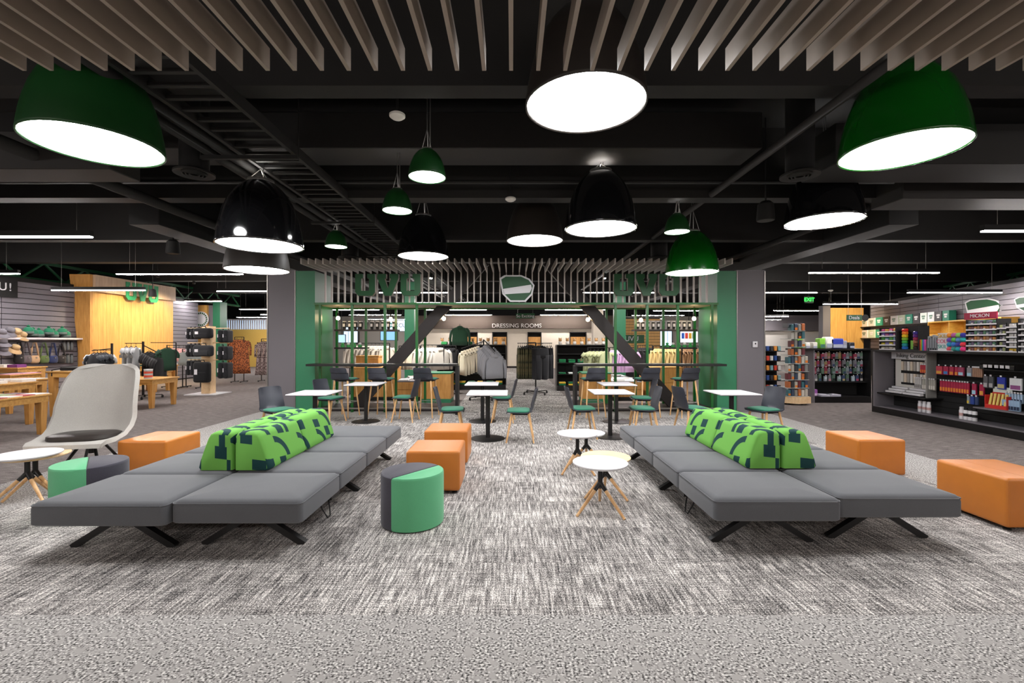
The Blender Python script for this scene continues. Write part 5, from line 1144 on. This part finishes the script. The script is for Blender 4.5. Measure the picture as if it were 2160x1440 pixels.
for k in range(9): part('shelf', MB().box(-.25 if k < 5 else -.2, .27 if k < 5 else .18, -.2, .2, .21+k*.2, .218+k*.2), M['glass'], nt)
nb = ('#3a6a74', '#b8b2a6', '#b8683a', '#34465e', '#6e3038', '#34363a', '#c8c4bc', '#8a8a86')
for k in range(9):
    n = 6 if k < 5 else 4; w0 = .5 if k < 5 else .36
    for q in range(n):
        o = pack((6.98-w0/2+w0*(q+.5)/n+.01, 11.12, .218+k*.2), w0/n*.85, .15+.02*(q % 2), .14, nb[(k*2+q*3+q//2) % 8], 'upright notebook on the stepped tower', 'notebook', 'notebooks on the stepped tower', face='y', tab=False, c2='#e07a20' if (k+q) % 3 == 0 else None, name='notebook')
g3 = thing('supply_shelf', 'black supply shelf partly behind the grey pillar with the thermostat', 'shelf', (7.3, 13.2, 0)); part('plinth', MB().box(-.7, .5, -.25, .25, 0, .16), M['steel'], g3); part('back_panel', MB().box(-.7, .5, .2, .23, .16, 1.4), M['black'], g3)
for z in (.42, .7, .98, 1.26): part('shelf', MB().box(-.7, .5, -.2, .2, z, z+.02), M['steel'], g3)
for r_, z in enumerate((.16, .44, .72, 1.0, 1.28)):
    for k in range(10): pack((6.7+.11*k, 13.08, z), .085, .14, .08, ('#c8402a', '#d0cecc', '#2a4a8a', '#2a2a30', '#d88a3a', '#7aa0a8')[(k+r_*2) % 6], 'small pack on the shelf partly behind the grey pillar', 'pack', 'packs partly behind the grey pillar', face='y', tab=False)
for i, (px0, px1, m, z, y) in enumerate(((1752, 1786, 'wallwood', 3.1, 21), (1786.6, 1822, 'wallwood', 3.1, 21), (1736, 1752, 'gsheet', 3.2, 21))):
    struct('wall_pillar_supplies_%s' % 'abc'[i], MB().box((px0-1080)*y/960, (px1-1080)*y/960-.01, y, y+.3, 0, z), M[m])
struct('wall_supplies_end', MB().box(15.5, 22, 30, 30.2, 0, 2.25), M['wpaint']); struct('trim_supplies_end', MB().box(15.0, 22, 29.6, 30.2, 2.25, 3.25), M['gsheet'])
t = thing('hanging_sign', 'green hanging sign reading Deals over the crowded shelf', 'sign', AT(1803, 670, 14.0)); part('panel', MB().box(-.25, .22, -.01, .01, -.09, .09), M['gdark'], t); part('badge', MB().prism([(.32+.1*math.cos(R(a)), .1*math.sin(R(a))) for a in range(0, 360, 20)], -.012, .012), M['black'], t); letter('Deals', .15, .01, M['white'], t, (-.03, -.016, 0))
part('wire', MB().tube([(-.2, 0, .09), (-.2, 0, TOP-t.location.z)], .004, 5).tube([(.2, 0, .09), (.2, 0, TOP-t.location.z)], .004, 5), M['metal'], t)
t = thing('exit_sign', 'lit green exit sign below the black ceiling', 'exit sign', AT(1706, 632, 18)); part('housing', MB().box(-.17, .17, -.03, .03, -.13, .13), mat('exit_housing', '#0c3a16', .5), t); letter('EXIT', .2, .01, emit('exit_green', '#2cff4a', 2.0), t, (0, -.036, 0)); part('stem', MB().tube([(0, 0, .13), (0, 0, TOP-t.location.z)], .012, 6), M['black'], t)
for s, lab in ((-1, 'hat wall'), (1, 'supplies wall')):
    t = thing('green_truss', 'dark green steel truss under the ceiling above the '+lab, 'truss', (s*15.2 if s > 0 else -14.4, 0, 0)); a, b = (7.0, 20.0) if s > 0 else (8.0, 24.0); gm = mat('truss_green', '#14502e', .5)
    for z in (3.42, 3.95): part('chord', MB().bar((0, a, z), ((3.8 if s > 0 else 0), b, z), .09), gm, t)
    for k in range(12):
        y0, y1 = a+(b-a)*k/12, a+(b-a)*(k+.5)/12; q = lambda yy: (3.8 if s > 0 else 0)*(yy-a)/(b-a)
        part('web', MB().bar((q(y0), y0, 3.42), (q(y1), y1, 3.95), .05).bar((q(y1), y1, 3.95), (q(y0+(b-a)/12), y0+(b-a)/12, 3.42), .05), gm, t)
